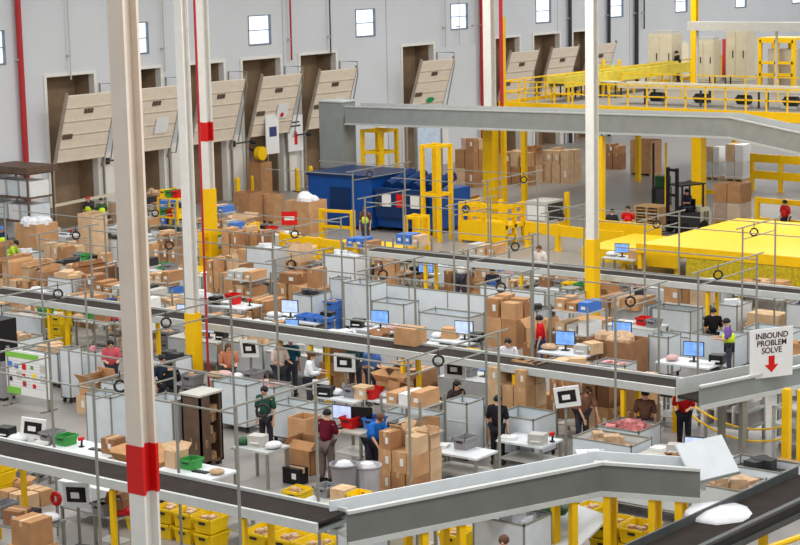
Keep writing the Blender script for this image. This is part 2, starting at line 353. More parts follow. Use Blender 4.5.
def railing(x0, y0, x1, y1, z, n, lb, h=1.1, m=YEL, kick=True):
    d = Vector((x1-x0, y1-y0, 0)); L = d.length; o = thing('guard_railing', lb, 'railing', (x0, y0, z), math.atan2(d.y, d.x))
    for i in range(n+1): MB().bx(i*L/n-.03, i*L/n+.03, -.03, .03, 0, h).build('post', m, o)
    for zz in (h, h*.55): MB().bx(0, L, -.03, .03, zz-.03, zz+.03).build('rail', m, o)
    return o
railing(76.45, 52.2, 76.45, 26, 5, 26, 'long yellow guard railing along the mezzanine front edge', 1.15)
railing(76.6, 52.2, 99, 52.2, 5, 12, 'yellow guard railing along the end of the mezzanine', 1.15)
railing(84, 50, 84, 36, 5, 8, 'yellow railing in front of the beige mezzanine cabinets', 1.1)
# roller conveyor along the deck
rc = thing('roller_conveyor', 'pale roller conveyor running along the mezzanine deck', 'conveyor', (79.5, 0, 5))
for x in (0, .9): MB().bx(x-.06, x+.06, 24, 47.5, .75, 1.0).build('side_rail', BEIGE, rc)
MB().bx(.06, .84, 24, 47.5, .86, .92).build('roller_bed', GAL2, rc)
for y in range(25, 48, 3):
    for x in (0, .9): MB().bx(x-.04, x+.04, y-.04, y+.04, 0, .75).build('leg', DKM, rc)
# motors and dark gear under the roller conveyor, yellow side conveyor at the deck's left part
for i, y in enumerate((26, 28.4, 30.2, 32.3, 34.6, 36.8, 38.6, 41.0, 43.2, 45.6)):
    g = thing('drive_motor', 'dark drive motor under the mezzanine roller conveyor, '+('nearest' if i == 9 else ORD[9-i]+' from')+' the thin white column', 'motor', (79.95, y, 5), 0, 'drive motors on the mezzanine')
    MB().bx(-.25, .25, -.4, .4, 0, .12).build('mount', GREY, g); MB().cyl((0, -.35, .34), (0, .3, .34), .22, 10).build('housing', DKM, g); MB().cyl((0, .3, .34), (0, .42, .34), .1, 8).build('shaft', BLK, g)
yc = thing('side_conveyor', 'pale yellow sided conveyor along the left end of the mezzanine', 'conveyor', (0, 50.2, 5))
PYL = mat('pale_yellow', (228, 206, 70), .5)
for y in (0, 1.0): MB().bx(79, 92, y-.05, y+.05, .7, 1.25).build('side_panel', PYL, yc)
MB().bx(79, 92, .05, .95, .8, .86).build('belt', BELT, yc)
for x in (79.3, 82.5, 85.6, 88.6, 91.7):
    for y in (0, 1.0): MB().bx(x-.06, x+.06, y-.04, y+.04, 0, .7).build('leg', YEL, yc)
# beige machine cabinets on the deck
def cabinet(px0, px1, yb, yt, lb, r=1.2, z=5.0, doors=2):
    x, y, z0, a, b, h = fit(px0, px1, yb, yt, z, r)
    o = thing('machine_cabinet', lb, 'cabinet', (x, y, z), 0, 'beige cabinets on the mezzanine')
    MB().bx(-a/2, a/2, -b/2, b/2, 0, h).build('body', BEIGE, o)
    for k in range(doors):
        d = MB().bx(-a/2-.04, -a/2, -b/2+b/doors*k+.05, -b/2+b/doors*(k+1)-.05, .12, h-.12).build('door', BEIGE, o)
        MB().bx(-a/2-.08, -a/2-.04, -b/2+b/doors*k+.15, -b/2+b/doors*k+.2, h*.45, h*.6).build('handle', DKM, d)
    MB().bx(-a/2+.1, a/2-.1, -b/2+.1, b/2-.1, h, h+.18).build('vent_box', GREY, o)
    return o
cabinet(650, 684, 82, 36, 'tall beige cabinet beside the mezzanine worker', 1.4)
cabinet(696, 723, 82, 42, 'beige cabinet between the worker and the red panel', 1.4)
cabinet(728, 758, 81, 32, 'tallest beige cabinet beside the blue screen')
cabinet(668, 690, 68, 45, 'small grey beige cabinet set back behind the worker', 1.2)
x = fit(764, 812, 88, 42, 5, 1.2)
ye = thing('guard_enclosure', 'yellow machine guard enclosure at the mezzanine right end', 'machine guard', (x[0], x[1], 5))
for sx in (-1, 1):
    for sy in (-1, 0, 1): MB().bx(sx*x[3]/2-.1, sx*x[3]/2+.1, sy*x[4]/2-.1, sy*x[4]/2+.1, 0, x[5]).build('post', YEL, ye)
for zz in (.3, .55, 1): MB().bx(-x[3]/2-.1, -x[3]/2+.1, -x[4]/2, x[4]/2, zz*x[5]-.14, zz*x[5]).build('rail', YEL, ye)
MB().bx(-x[3]/2-.1, x[3]/2+.1, -x[4]/2-.1, x[4]/2+.1, x[5], x[5]+.12).build('top_plate', YEL, ye)
MB().bx(-x[3]/2+.3, x[3]/2-.2, -x[4]/2+.3, x[4]/2-.3, 0, x[5]*.8).build('machine', GREY, ye)
N = at(730, 78, 5); rp = thing('control_cabinet', 'red control panel with blue screen between the beige cabinets', 'control panel', N)
MB().bx(-.2, .2, -.5, .4, 0, 2.2).build('body', mat('panel_pink_red', (214, 70, 80), .5), rp); MB().bx(-.25, -.2, -.45, .05, 1.0, 1.5).build('screen', SCRB, rp)
N = at(640, 30, 8); ob = thing('duct', 'grey overhead duct above the beige mezzanine cabinets', 'duct', (88, 0, 8.1))
MB().bx(0, .7, 38, 48.4, 0, .45).build('duct_run', GREY, ob)
for y in (39, 43.5, 48): MB().bx(.3, .4, y-.05, y+.05, -3.1, 0).build('support', GREY, ob)
# ================================================================ BALER
bl = thing('baler', 'large blue cardboard baler under the grey chute', 'baler', (66.8, 0, 0))
MB().bx(0, 3.2, 52.75, 56.5, .15, 2.35).bx(3.25, 5.0, 52.75, 59.2, .2, 1.9).build('hopper_body', BLUE, bl)
MB().bx(-.06, 3.26, 52.7, 56.56, 2.35, 2.5).build('hopper_rim', BLUE2, bl)
MB().bx(.3, 3.2, 49.6, 52.7, .2, 1.9).build('ram_body', BLUE, bl)
MB().bx(-.1, .25, 49.8, 52.5, .7, 2.0).build('control_box', BLUE2, bl)
for y in (50.0, 50.8, 51.6, 52.3): MB().cyl((.6, y, 2.0), (2.4, y, 2.4), .26, 10).build('hydraulic_pipe', BLUE2, bl)
for y in (50.0, 51.6): MB().bx(-.13, -.1, y, y+.5, 1.2, 1.75).build('warning_label', LABEL, bl)
MB().bx(-.13, -.1, 50.8, 51.3, 1.2, 1.8).build('red_label', RED, bl, label='red warning label')
MB().bx(-.03, 0, 54, 55.2, .9, 1.9).build('door_panel', BLUE2, bl)
for y in (53, 56.2, 49.8): MB().bx(.1, 3.2, y-.12, y+.12, 0, .2).build('foot', DKM, bl)
yb = thing('motor', 'yellow motor beside the brown dock opening', 'motor', onX(316, 154, 73) ); yb.location = (75.0, 61.3, 2.75)
MB().cyl((0, -.5, 0), (0, .5, 0), .42, 14).build('drum', YEL, yb); MB().cyl((0, -.56, 0), (0, -.5, 0), .2, 12).build('hub', BLK, yb); MB().bx(-.1, .1, -.3, .3, -2.75, -.3).build('pedestal', DKM, yb)
# ================================================================ BUILDERS OF LOOSE THINGS
def carton_at(x, y, z, a, b, h, m, rz=0, opened=False, lb='', group=None, flat=False):
    o = MB()
    t = .012
    if not opened:
        o.bx(-a/2, a/2, -b/2, b/2, 0, h)
        o = o.build('cardboard_carton', m)
        tp = MB().bx(-a/2-.003, a/2+.003, -.04, .04, h-.12, h+.003) if a >= b else MB().bx(-.04, .04, -b/2-.003, b/2+.003, h-.12, h+.003)
        tp.build('packing_tape', TAPE, o)
        if rnd.random() < .5: MB().bx(-a/2-.006, -a/2, -b*.3, -b*.05, h*.35, h*.7).build('shipping_label', LABEL, o)
    else:
        o.bx(-a/2, -a/2+t, -b/2, b/2, 0, h); o.bx(a/2-t, a/2, -b/2, b/2, 0, h)
        o.bx(-a/2, a/2, -b/2, -b/2+t, 0, h); o.bx(-a/2, a/2, b/2-t, b/2, 0, h); o.bx(-a/2, a/2, -b/2, b/2, 0, t)
        o = o.build('open_carton', m)
        fl = min(a, b)*.45
        for k, (px, py, L) in enumerate(((-a/2, 0, b), (a/2, 0, b), (0, -b/2, a), (0, b/2, a))):
            ang = math.radians(rnd.choice((25, 50, 110, 140)))
            base = Matrix.Translation((px, py, h)) @ Matrix.Rotation((PI, 0, -PI/2, PI/2)[k], 4, 'Z') @ Matrix.Rotation(-ang+PI/2*0, 4, 'Y')
            MB().bx(0, fl, -L/2, L/2, -.006, .006, base).build('flap', m, o)
        MB().bx(-a/2+.03, a/2-.03, -b/2+.03, b/2-.03, .02, h*.75).build('contents', rnd.choice([KRD, BAG, TAN, KR[2]]), o)
    o.location = (x, y, z); o.rotation_euler = (0, 0, rz)
    tag(o, lb, 'box', group)
    return o
PILES = []
def pile(where, land, x0, x1, yb, hts, ny, nx=2, r=1.2, z0=0.0, seed=1, opened=.15, miss=.25, side='L', shades=None, kind='cardboard carton', msz=.0):
    "a stacked pile of cartons: hts = heights of its layers; ny along the belt direction, nx behind"
    rg = random.Random(seed); rnd.seed(seed+100)
    x, y, z, a, b, _ = fit(x0, x1, yb, yb-10, z0, r)
    objs = []
    for k, h in enumerate(hts):
        top = k == len(hts)-1
        cy = [0]; tot = 0
        ws = [rg.uniform(.8, 1.2) for _ in range(ny)]; tot = sum(ws); acc = 0
        row = []
        for j in range(ny):
            wj = ws[j]/tot*b
            for i in range(nx):
                if top and rg.random() < miss and len(hts) > 1: continue
                ai = a/nx
                hh = h*(rg.uniform(.72, 1.0) if top else 1)
                ca, cb = ai*rg.uniform(.86, .96), wj*rg.uniform(.86, .96)
                rz = rg.uniform(-.04, .04) if not top else rg.uniform(-.12, .12)
                ca *= (.93 if top else 1); cb *= (.93 if top else 1)
                op = top and rg.random() < opened
                m = rg.choice(shades or KR)
                c = carton_at(x-a/2+ai*(i+.5), y-b/2+acc+wj/2, z, ca, cb, hh-.004, m, rz, op)
                c['group'] = where_group(where)
                row.append((c, i, op, m))
            acc += wj
        z += h
        objs.append(row)
    PILES.append((where, land, side, objs, nx))
    return [c for row in objs for c, *_ in row]
def where_group(w): return 'cartons '+w
def label_piles():
    for where, land, side, objs, nx in PILES:
        nl = len(objs)
        for k, row in enumerate(objs):
            lay = '' if nl == 1 else ('top' if k == nl-1 else 'bottom' if k == 0 else 'middle')
            for i in range(nx):
                sub = sorted([q for q in row if q[1] == i], key=lambda q: pj(q[0].location)[0], reverse=(side == 'R'))
                dpt = '' if nx == 1 else ('front' if i == 0 else 'back' if i == nx-1 else 'inner')
                for n, q in enumerate(sub):
                    col = {'kraft_a': 'brown', 'kraft_b': 'brown', 'kraft_c': 'pale brown', 'kraft_d': 'dark brown'}.get(q[3].name, q[3].name.split('_')[0])
                    pos = ('nearest ' if n == 0 else ORD[n]+' from ')+land
                    bits = [b for b in (lay, dpt) if b]
                    q[0]['label'] = f"{'open ' if q[2] else ''}{col} carton {where}, {' '.join(bits)+', ' if bits else ''}{pos}"
def lcarton(lb, x0, x1, yb, yt, z0=0, r=1.2, m=None, opened=False, rz=0, group=None):
    x, y, z, a, b, h = fit(x0, x1, yb, yt, z0, r)
    return carton_at(x, y, z, a, b, h, m or KR[0], rz, opened, lb, group)
def gaylord(lb, x0, x1, yb, yt, r=1.0, m=None, fill=None, pallet=True):
    x, y, z, a, b, h = fit(x0, x1, yb, yt, 0, r)
    o = thing('bulk_box', lb, 'bulk box', (x, y, .14 if pallet else 0), 0, 'bulk boxes')
    if pallet:
        pl = thing('wooden_pallet', 'wooden pallet under the '+lb.split(',')[0], 'pallet', (x, y, 0), 0, 'pallets under bulk boxes'); pallet_parts(pl, a, b)
    t = .03; w = MB()
    for q in ((-a/2, -a/2+t, -b/2, b/2), (a/2-t, a/2, -b/2, b/2), (-a/2+t, a/2-t, -b/2, -b/2+t), (-a/2+t, a/2-t, b/2-t, b/2)): w.bx(*q, 0, h-.14)
    w.bx(-a/2+t, a/2-t, -b/2+t, b/2-t, 0, .03)
    w.build('box_wall', m or KR[0], o)
    if fill:
        f = MB(); rg = random.Random(int(x*10))
        for i in range(9):
            cx, cy = rg.uniform(-a*.3, a*.3), rg.uniform(-b*.3, b*.3)
            s = rg.uniform(.18, .3)*min(a, b)
            f.lathe([(s*.3, -s*.6), (s, -s*.2), (s*.9, s*.4), (s*.4, s*.8)], 9, (cx, cy, h-.2+rg.uniform(-.05, .12)))
        f.bx(-a/2+t, a/2-t, -b/2+t, b/2-t, .1, h-.3)
        q = f.build('fill', fill, o); q['kind'] = 'stuff'
    return o
def pallet_parts(o, a, b):
    MB().bx(-a/2, a/2, -b/2, -b/2+.1, 0, .1).bx(-a/2, a/2, -.05, .05, 0, .1).bx(-a/2, a/2, b/2-.1, b/2, 0, .1).build('stringer', WOOD, o)
    d = MB(); n = 5
    for i in range(n): d.bx(-a/2+a*i/n+.02, -a/2+a*(i+1)/n-.03, -b/2, b/2, .1, .135)
    d.build('deck_boards', WOOD, o)
def panel_cart(lb, x0, x1, yb, yt, r=1.2, m=None, fill=None, shelf=False, group='white panel carts', casters=True):
    "cart with thin metal frame, white corrugated plastic side panels and casters"
    x, y, z, a, b, h = fit(x0, x1, yb, yt, 0, r)
    o = thing('panel_cart', lb, 'cart', (x, y, 0), 0, group); m = m or WHT2
    z0 = .14; c = .035
    fr = MB()
    for sx in (-1, 1):
        for sy in (-1, 1):
            fr.bx(sx*(a/2-c/2)-c/2, sx*(a/2-c/2)+c/2, sy*(b/2-c/2)-c/2, sy*(b/2-c/2)+c/2, z0, h+.03)
    for zz in (z0, h-c):
        for s in (-1, 1): fr.bx(-a/2, a/2, s*(b/2-c/2)-c/2, s*(b/2-c/2)+c/2, zz, zz+c); fr.bx(s*(a/2-c/2)-c/2, s*(a/2-c/2)+c/2, -b/2, b/2, zz, zz+c)
    fr.build('frame', ALU, o)
    for q in ((-a/2+.008, -a/2+.02, -b/2+c, b/2-c), (a/2-.02, a/2-.008, -b/2+c, b/2-c), (-a/2+c, a/2-c, -b/2+.008, -b/2+.02), (-a/2+c, a/2-c, b/2-.02, b/2-.008)):
        MB().bx(*q, z0+c, h-c).build('side_panel', m, o)
    MB().bx(-a/2, a/2, -b/2, b/2, z0, z0+.02).build('base', m, o)
    if shelf:
        for k in (1, 2): MB().bx(-a/2-.01, a/2-.02, -b/2+.02, b/2-.02, h*k/3, h*k/3+.03).build('shelf', WHT, o)
    if fill: 
        q = MB(); rg = random.Random(int(x0))
        for i in range(14):
            s = rg.uniform(.12, .25)*min(a, b); q.box((rg.uniform(-a*.34, a*.34), rg.uniform(-b*.34, b*.34), h-.12+rg.uniform(-.1, .12)), (s, s*1.3, s), rg.uniform(0, 3))
        q.bx(-a/2+.04, a/2-.04, -b/2+.04, b/2-.04, z0+.04, h-.2)
        q.build('load', fill, o)['kind'] = 'stuff'
    if casters:
        for sx in (-1, 1):
            for sy in (-1, 1): MB().cyl((sx*(a/2-.07), sy*(b/2-.07)-.02, .06), (sx*(a/2-.07), sy*(b/2-.07)+.02, .06), .06, 10).bx(sx*(a/2-.07)-.03, sx*(a/2-.07)+.03, sy*(b/2-.07)-.03, sy*(b/2-.07)+.03, .06, z0).build('caster', DKM, o)
    return o
def screen_wall(lb, px, py, L, h, ax, m=None, group='white partition panels', n=2):
    "free-standing white plastic partition; px,py = its base end with the smaller coordinate"
    p = at(px, py); o = thing('partition_screen', lb, 'partition', p, 0 if ax == 'X' else PI/2, group)
    m = m or WHT
    for i in range(n): MB().bx(L*i/n+.02, L*(i+1)/n-.02, -.015, .015, .12, h-.03).build('sheet', m, o)
    f = MB()
    for i in range(n+1): f.bx(L*i/n-.02, L*i/n+.02, -.022, .022, 0, h)
    f.bx(0, L, -.022, .022, h-.04, h); f.bx(0, L, -.022, .022, .1, .14); 
    for i in (0, n): f.bx(L*i/n-.03, L*i/n+.03, -.25, .25, 0, .03)
    f.build('frame', ALU, o); return o
BENCH = {}
def bench(key, lb, x0, x1, yb, r=1.5, h=.9, top=WHT, back=None, shelf=True, group='workbenches', tall=0):
    x, y, z, a, b, _ = fit(x0, x1, yb, yb-10, 0, r)
    o = thing('workbench', lb, 'workbench', (x, y, 0), 0, group)
    MB().bx(-a/2, a/2, -b/2, b/2, h-.05, h).build('worktop', top, o)
    for sx in (-1, 1):
        for sy in (-1, 1): MB().bx(sx*(a/2-.05)-.03, sx*(a/2-.05)+.03, sy*(b/2-.05)-.03, sy*(b/2-.05)+.03, 0, h-.05).build('leg', ALU, o)
    if shelf: MB().bx(-a/2+.05, a/2-.05, -b/2+.05, b/2-.05, .28, .31).build('lower_shelf', GREY, o)
    if back is not None:
        MB().bx(a/2-.03, a/2, -b/2, b/2, h, h+back).build('back_panel', WHT2, o)
    if tall:
        for sy in (-1, 1): MB().bx(a/2-.07, a/2-.02, sy*(b/2-.04)-.02, sy*(b/2-.04)+.02, h, tall).build('upright', ALU, o)
        MB().bx(a/2-.3, a/2, -b/2, b/2, tall-.35, tall-.32).build('upper_shelf', WHT2, o)
    BENCH[key] = (x, y, a, b, h, lb); return o
def on(key, px, py=None, mx=.12):
    "point of the worktop under the photograph's column px"
    x, y, a, b, h, _ = BENCH[key]
    if py is None:
        best = min(((abs(pj((x+u*a, y+v*b, h))[0]-px)+abs(u)*.5, u, v) for u in (-.25, -.1, 0, .1, .25) for v in [k/20-.45 for k in range(19)]))
        return Vector((x+best[1]*a, y+best[2]*b, h))
    p = at(px, py, h)
    p.x = min(max(p.x, x-a/2+mx), x+a/2-mx); p.y = min(max(p.y, y-b/2+mx), y+b/2-mx); return p
def monitor(lb, p, rz=0, scr=None, w=.56, h=.36, group='computer monitors'):
    o = thing('monitor', lb, 'monitor', p, rz, group)
    MB().bx(-.015, .03, -w/2, w/2, .16, .16+h).build('housing', BLK, o)
    MB().bx(-.022, -.015, -w/2+.02, w/2-.02, .18, .14+h).build('screen', scr or SCRB, o)
    MB().bx(.03, .06, -.03, .03, .02, .3).build('stand', DKM, o); MB().bx(-.08, .12, -.12, .12, 0, .02).build('foot', DKM, o)
    return o
def framed(lb, px, py, z=0, top=1.65, rz=0, w=.62, tilt=0, group='white framed black screens'):
    "white bezelled black screen standing on a pole"
    p = at(px, py, z) if not isinstance(px, Vector) else px
    o = thing('display_screen', lb, 'screen', p, rz, group); hh = w*.82
    T = Matrix.Translation((0, 0, top)) @ Matrix.Rotation(tilt, 4, 'X')
    MB().bx(-.03, .03, -w/2, w/2, -hh, 0, T).build('bezel', LABEL, o)
    s = MB().bx(-.04, -.03, -w/2+.09, w/2-.09, -hh+.12, -.09, T).build('screen', SCRK, o)
    MB().bx(-.045, -.04, -w*.12, w*.2, -hh*.62, -hh*.38, T).build('picture', LABEL, s)
    MB().bx(.03, .07, -.03, .03, 0, top-.1).build('pole', ALU, o); MB().bx(-.12, .2, -.16, .16, 0, .03).build('foot', DKM, o)
    return o
def tote(lb, x, y, z, a=.6, b=.42, h=.32, m=None, rz=0, group='totes', fill=None):
    o = thing('tote', lb, 'tote', (x, y, z), rz, group); m = m or YEL2; t = .02
    w = MB()
    tp = [(-a/2, -b/2), (a/2, -b/2), (a/2, b/2), (-a/2, b/2)]; bt = [(u*.86, v*.86) for u, v in tp]
    ip = [(u*.93, v*.93) for u, v in tp]; ib = [(u*.8, v*.8) for u, v in tp]
    w.v = [(*q, 0) for q in bt]+[(*q, h) for q in tp]+[(*q, h) for q in ip]+[(*q, .03) for q in ib]
    w.f = [(3, 2, 1, 0), (12, 13, 14, 15)]+[(i, (i+1) % 4, 4+(i+1) % 4, 4+i) for i in range(4)]+[(4+i, 4+(i+1) % 4, 8+(i+1) % 4, 8+i) for i in range(4)]+[(8+i, 8+(i+1) % 4, 12+(i+1) % 4, 12+i) for i in range(4)]
    w.build('tub', m, o)
    r = MB()
    for s in (-1, 1): r.bx(-a/2-.02, a/2+.02, s*(b/2)-.02, s*(b/2)+.02, h-.05, h); r.bx(s*a/2-.02, s*a/2+.02, -b/2, b/2, h-.05, h)
    r.build('rim', m, o)
    for s in (-1, 1): MB().bx(s*a/2*.97-.02, s*a/2*.97+.02, -.08, .08, h*.6, h*.75).build('handle', DKM, o)
    if fill: 
        q = MB(); rg = random.Random(int(x*100)); 
        for i in range(6): q.box((rg.uniform(-a*.25, a*.25), rg.uniform(-b*.25, b*.25), h*.6+rg.uniform(0, .1)), (.15, .12, .12), rg.uniform(0, 3))
        q.bx(-a*.38, a*.38, -b*.38, b*.38, .03, h*.55)
        q.build('load', fill, o)['kind'] = 'stuff'
    return o
def bin_(lb, px, py, r=.28, h=.8, m=None, group='waste bins'):
    o = thing('waste_bin', lb, 'bin', at(px, py), 0, group)
    MB().lathe([(r*.82, 0), (r, h), (r*1.06, h), (r*1.06, h-.04), (r*.95, h-.04), (r*.78, .04)], 14).build('barrel', m or TOTEG, o)
    MB().tube([(r*1.08*math.cos(t*PI/8), r*1.08*math.sin(t*PI/8), h-.02) for t in range(16)], .02, 5, True).build('rim', m or TOTEG, o)
    MB().lathe([(r*.3, 0), (r*.85, .05), (r*.5, .2), (.02, .24)], 10, (0, 0, h-.16)).build('bag', BAG, o)
    return o
FR = []
def frame_portal(X, y, z, w, lb, nxt, group, m=None, coil=True):
    "light aluminium portal over a belt: two posts, a cross beam, a run of rails to the next portal"
    o = thing('hose_gantry', lb, 'frame', (X, y, 0), 0, group); m = m or ALU
    for s in (-1, 1):
        MB().bx(s*w/2-.022, s*w/2+.022, -.022, .022, .02, z).build('post', m, o)
        MB().bx(s*w/2-.1, s*w/2+.1, -.1, .1, 0, .02).build('foot_plate', m, o)
        if nxt: MB().bx(s*w/2-.015, s*w/2+.015, .03, nxt-.03, z-.15, z-.12).build('rail', m, o)
    MB().bx(-w/2-.4, w/2+.4, -.018, .018, z, z+.036).build('cross_beam', m, o)
    MB().bx(-w/2, w/2, -.014, .014, z-.36, z-.332).build('tie_bar', m, o)
    if coil:
        t = .2*w*(1 if int(y*10) % 2 else -1)
        c = thing('hose_coil', lb.replace('grey post frame', 'black hose coil').replace('wide post frame', 'black hose coil'), 'hose', (X+t, y-.045, z-.0), -.9, 'hose coils hanging from the frames')
        MB().tube([(-0+.115*math.cos(i*PI/8), 0, -.205+.115*math.sin(i*PI/8)) for i in range(16)], .028, 6, True).build('coil', HOSE, c)
        MB().tube([(0, .0, .0), (0, 0, .075), (0, .05, .08)], .012).cyl((0, 0, -.1), (0, 0, .0), .012).build('hook', DKM, c)
    return o
def roll_cage(lb, px0, px1, yb, yt, r=1, fill=None):
    x, y, z, a, b, h = fit(px0, px1, yb, yt, 0, r)
    o = thing('roll_cage', lb, 'cage', (x, y, 0), 0, 'wire cages'); w = MB()
    for s in (-1, 1):
        for i in range(7): w.bx(-a/2+a*i/6-.012, -a/2+a*i/6+.012, s*b/2-.012, s*b/2+.012, .15, h)
        for i in range(7): w.bx(s*a/2-.012, s*a/2+.012, -b/2+b*i/6-.012, -b/2+b*i/6+.012, .15, h)
        for k in range(4): zz = .16+(h-.18)*k/3; w.bx(-a/2, a/2, s*b/2-.012, s*b/2+.012, zz, zz+.025); w.bx(s*a/2-.012, s*a/2+.012, -b/2, b/2, zz, zz+.025)
    w.build('wire_sides', ALU, o); MB().bx(-a/2, a/2, -b/2, b/2, .12, .16).build('base', GAL, o)
    for sx in (-1, 1):
        for sy in (-1, 1): MB().cyl((sx*(a/2-.08), sy*(b/2-.08)-.02, .06), (sx*(a/2-.08), sy*(b/2-.08)+.02, .06), .06, 9).build('caster', DKM, o)
    if fill: MB().bx(-a/2+.06, a/2-.06, -b/2+.06, b/2-.06, .16, h*.8).build('load', fill, o)
    return o
def rack(lb, x0, x1, yb, yt, r=1.5, n=3, m=None, group='shelf racks', top=True):
    x, y, z, a, b, h = fit(x0, x1, yb, yt, 0, r)
    o = thing('shelf_rack', lb, 'rack', (x, y, 0), 0, group); m = m or ALU
    for sx in (-1, 1):
        for sy in (-1, 1): MB().bx(sx*(a/2-.04)-.035, sx*(a/2-.04)+.035, sy*(b/2-.04)-.035, sy*(b/2-.04)+.035, 0, h).build('upright', m, o)
    for k in range(n): 
        zz = h*(k+(1 if top else .5))/n
        MB().bx(-a/2, a/2, -b/2, b/2, zz-.06, zz).build('shelf', m, o)
    return o, (x, y, a, b, h)
def pillow_bag(lb, x, y, z, s=.35, m=None, sq=.6):
    o = MB().lathe([(s*.2, 0), (s*.9, s*sq*.25), (s, s*sq*.6), (s*.7, s*sq), (s*.2, s*sq*1.2), (.02, s*sq*1.25)], 12, ).build('goods_bag', m or BAG, smooth=True)
    o.location = (x, y, z); o.scale = (1, rnd.uniform(.7, 1.3), 1); tag(o, lb, 'bag'); return o
# ---------------------------------------------------------------- people
def skin_mesh(name, pts, edges, rad, root=0, sub=1):
    me = bpy.data.meshes.new(name); me.from_pydata(pts, edges, []); me.update()
    ob = bpy.data.objects.new(name+'_tmp', me); C.objects.link(ob)
    ob.modifiers.new('s', 'SKIN')
    sv = me.skin_vertices[0].data
    for i, r in enumerate(rad):
        sv[i].radius = (r, r) if not isinstance(r, tuple) else r; sv[i].use_root = (i == root)
    m2 = ob.modifiers.new('u', 'SUBSURF'); m2.levels = sub; m2.render_levels = sub
    dg = bpy.context.evaluated_depsgraph_get(); dg.update()
    out = bpy.data.meshes.new_from_object(ob.evaluated_get(dg))
    bpy.data.objects.remove(ob); out.name = name
    for p in out.polygons: p.use_smooth = True
    return out
POSE = {}
def pose_data(pose):
    if pose in POSE: return POSE[pose]
    lean = {'stand': .03, 'work': .1, 'reach': .12, 'bend': .5, 'sit': .12, 'walk': .06}[pose]
    pz = .5 if pose == 'sit' else .95
    def up(h, off=0): return (math.sin(lean)*h+off, 0, pz+math.cos(lean)*h)
    J = {}; J['pel'] = (0, 0, pz); J['wai'] = up(.18); J['che'] = up(.38); J['nek'] = up(.53); J['hd0'] = up(.58, .03); J['hd1'] = up(.66, .04); J['hd2'] = up(.735, .03); 
    J['nos'] = tuple(a+b for a, b in zip(J['hd1'], (.115, 0, -.01)))
    P = []; E_ = []; R_ = []; idx = {}
    def v(k, p, r): idx[k] = len(P); P.append(p); R_.append(r); return idx[k]
    def e(*ks):
        for a, b in zip(ks, ks[1:]): E_.append((idx[a], idx[b]))
    for k, r in (('pel', (.13, .15)), ('wai', (.115, .135)), ('che', (.125, .165)), ('nek', .055), ('hd0', .07), ('hd1', (.095, .08)), ('hd2', .07), ('nos', .018)): v(k, J[k], r)
    e('pel', 'wai', 'che', 'nek', 'hd0', 'hd1', 'hd2'); e('hd1', 'nos')
    sh = Vector(up(.46))
    for s, n in ((1, 'l'), (-1, 'r')):
        S = sh+Vector((0, s*.19, 0))
        if pose in ('stand', 'walk'): el = S+Vector((-.02, s*.05, -.29)); wr = el+Vector((.08, -s*.01, -.25)); dr = Vector((.15, 0, -.98))
        elif pose == 'reach' and s == 1: el = S+Vector((.22, .04, -.12)); wr = el+Vector((.22, 0, .1)); dr = Vector((.9, 0, .3))
        elif pose == 'bend': el = S+Vector((.1, s*.04, -.26)); wr = el+Vector((.16, -s*.03, -.2)); dr = Vector((.6, 0, -.8))
        else: el = S+Vector((.06, s*.05, -.28)); wr = el+Vector((.25, -s*.08, .02)); dr = Vector((1, -s*.1, -.1))
        dr.normalize(); pa = wr+dr*.07; side = Vector((0, 1, 0))
        v('sh'+n, tuple(S), .06); v('el'+n, tuple(el), .043); v('wr'+n, tuple(wr), .028); v('pa'+n, tuple(pa), (.018, .04))
        e('che', 'sh'+n, 'el'+n, 'wr'+n, 'pa'+n)
        bend = Vector((dr.z, 0, -dr.x))*.35
        for q, (o, L) in enumerate(((-.03, .068), (-.01, .08), (.01, .075), (.03, .06))):
            b0 = pa+dr*.035+side*o; b1 = b0+dr*L*.55; b2 = b1+(dr+bend).normalized()*L*.5
            v('f0%s%d' % (n, q), tuple(b0), .009); v('f1%s%d' % (n, q), tuple(b1), .009); v('f2%s%d' % (n, q), tuple(b2), .007)
            e('pa'+n, 'f0%s%d' % (n, q), 'f1%s%d' % (n, q), 'f2%s%d' % (n, q))
        t0 = wr+dr*.04+side*(-s*.035); t1 = t0+dr*.045+side*(-s*.03)
        v('t0'+n, tuple(t0), .011); v('t1'+n, tuple(t1), .009); e('pa'+n, 't0'+n, 't1'+n)
        h = Vector((0, s*.095, pz-.05))
        if pose == 'sit': kn = h+Vector((.42, s*.03, .03)); an = kn+Vector((.03, 0, -.4))
        elif pose == 'walk': kn = h+Vector((.14*s, 0, -.4)); an = h+Vector((.2*s-.06, 0, -.82))
        else: kn = h+Vector((.02, s*.01, -.42)); an = h+Vector((-.02, s*.02, -.82))
        toe = an+Vector((.17, s*.02, -.045))
        v('hp'+n, tuple(h), .09); v('kn'+n, tuple(kn), .06); v('an'+n, tuple(an), .042); v('to'+n, tuple(toe), (.032, .04)); e('pel', 'hp'+n, 'kn'+n, 'an'+n, 'to'+n)
    inv = {i: k for k, i in idx.items()}; RB = []
    for i, r in enumerate(R_):
        q = .74 if inv[i] in ('pel', 'wai', 'che') or inv[i][:2] in ('sh', 'hp', 'kn') else .9 if inv[i][:2] == 'el' else 1
        if inv[i][:2] == 'sh': q = .5
        if inv[i] == 'che': q = .66
        RB.append(tuple(x*q for x in r) if isinstance(r, tuple) else r*q)
    body = skin_mesh('person_body', P, E_, RB)
    def sub(keys, edges, grow, nm):
        ix = {k: i for i, k in enumerate(keys)}
        pts = [P[idx[k]] for k in keys]
        rr = [tuple(x+grow for x in (R_[idx[k]] if isinstance(R_[idx[k]], tuple) else (R_[idx[k]],)*2)) for k in keys]
        return skin_mesh(nm, pts, [(ix[a], ix[b]) for a, b in edges], rr)
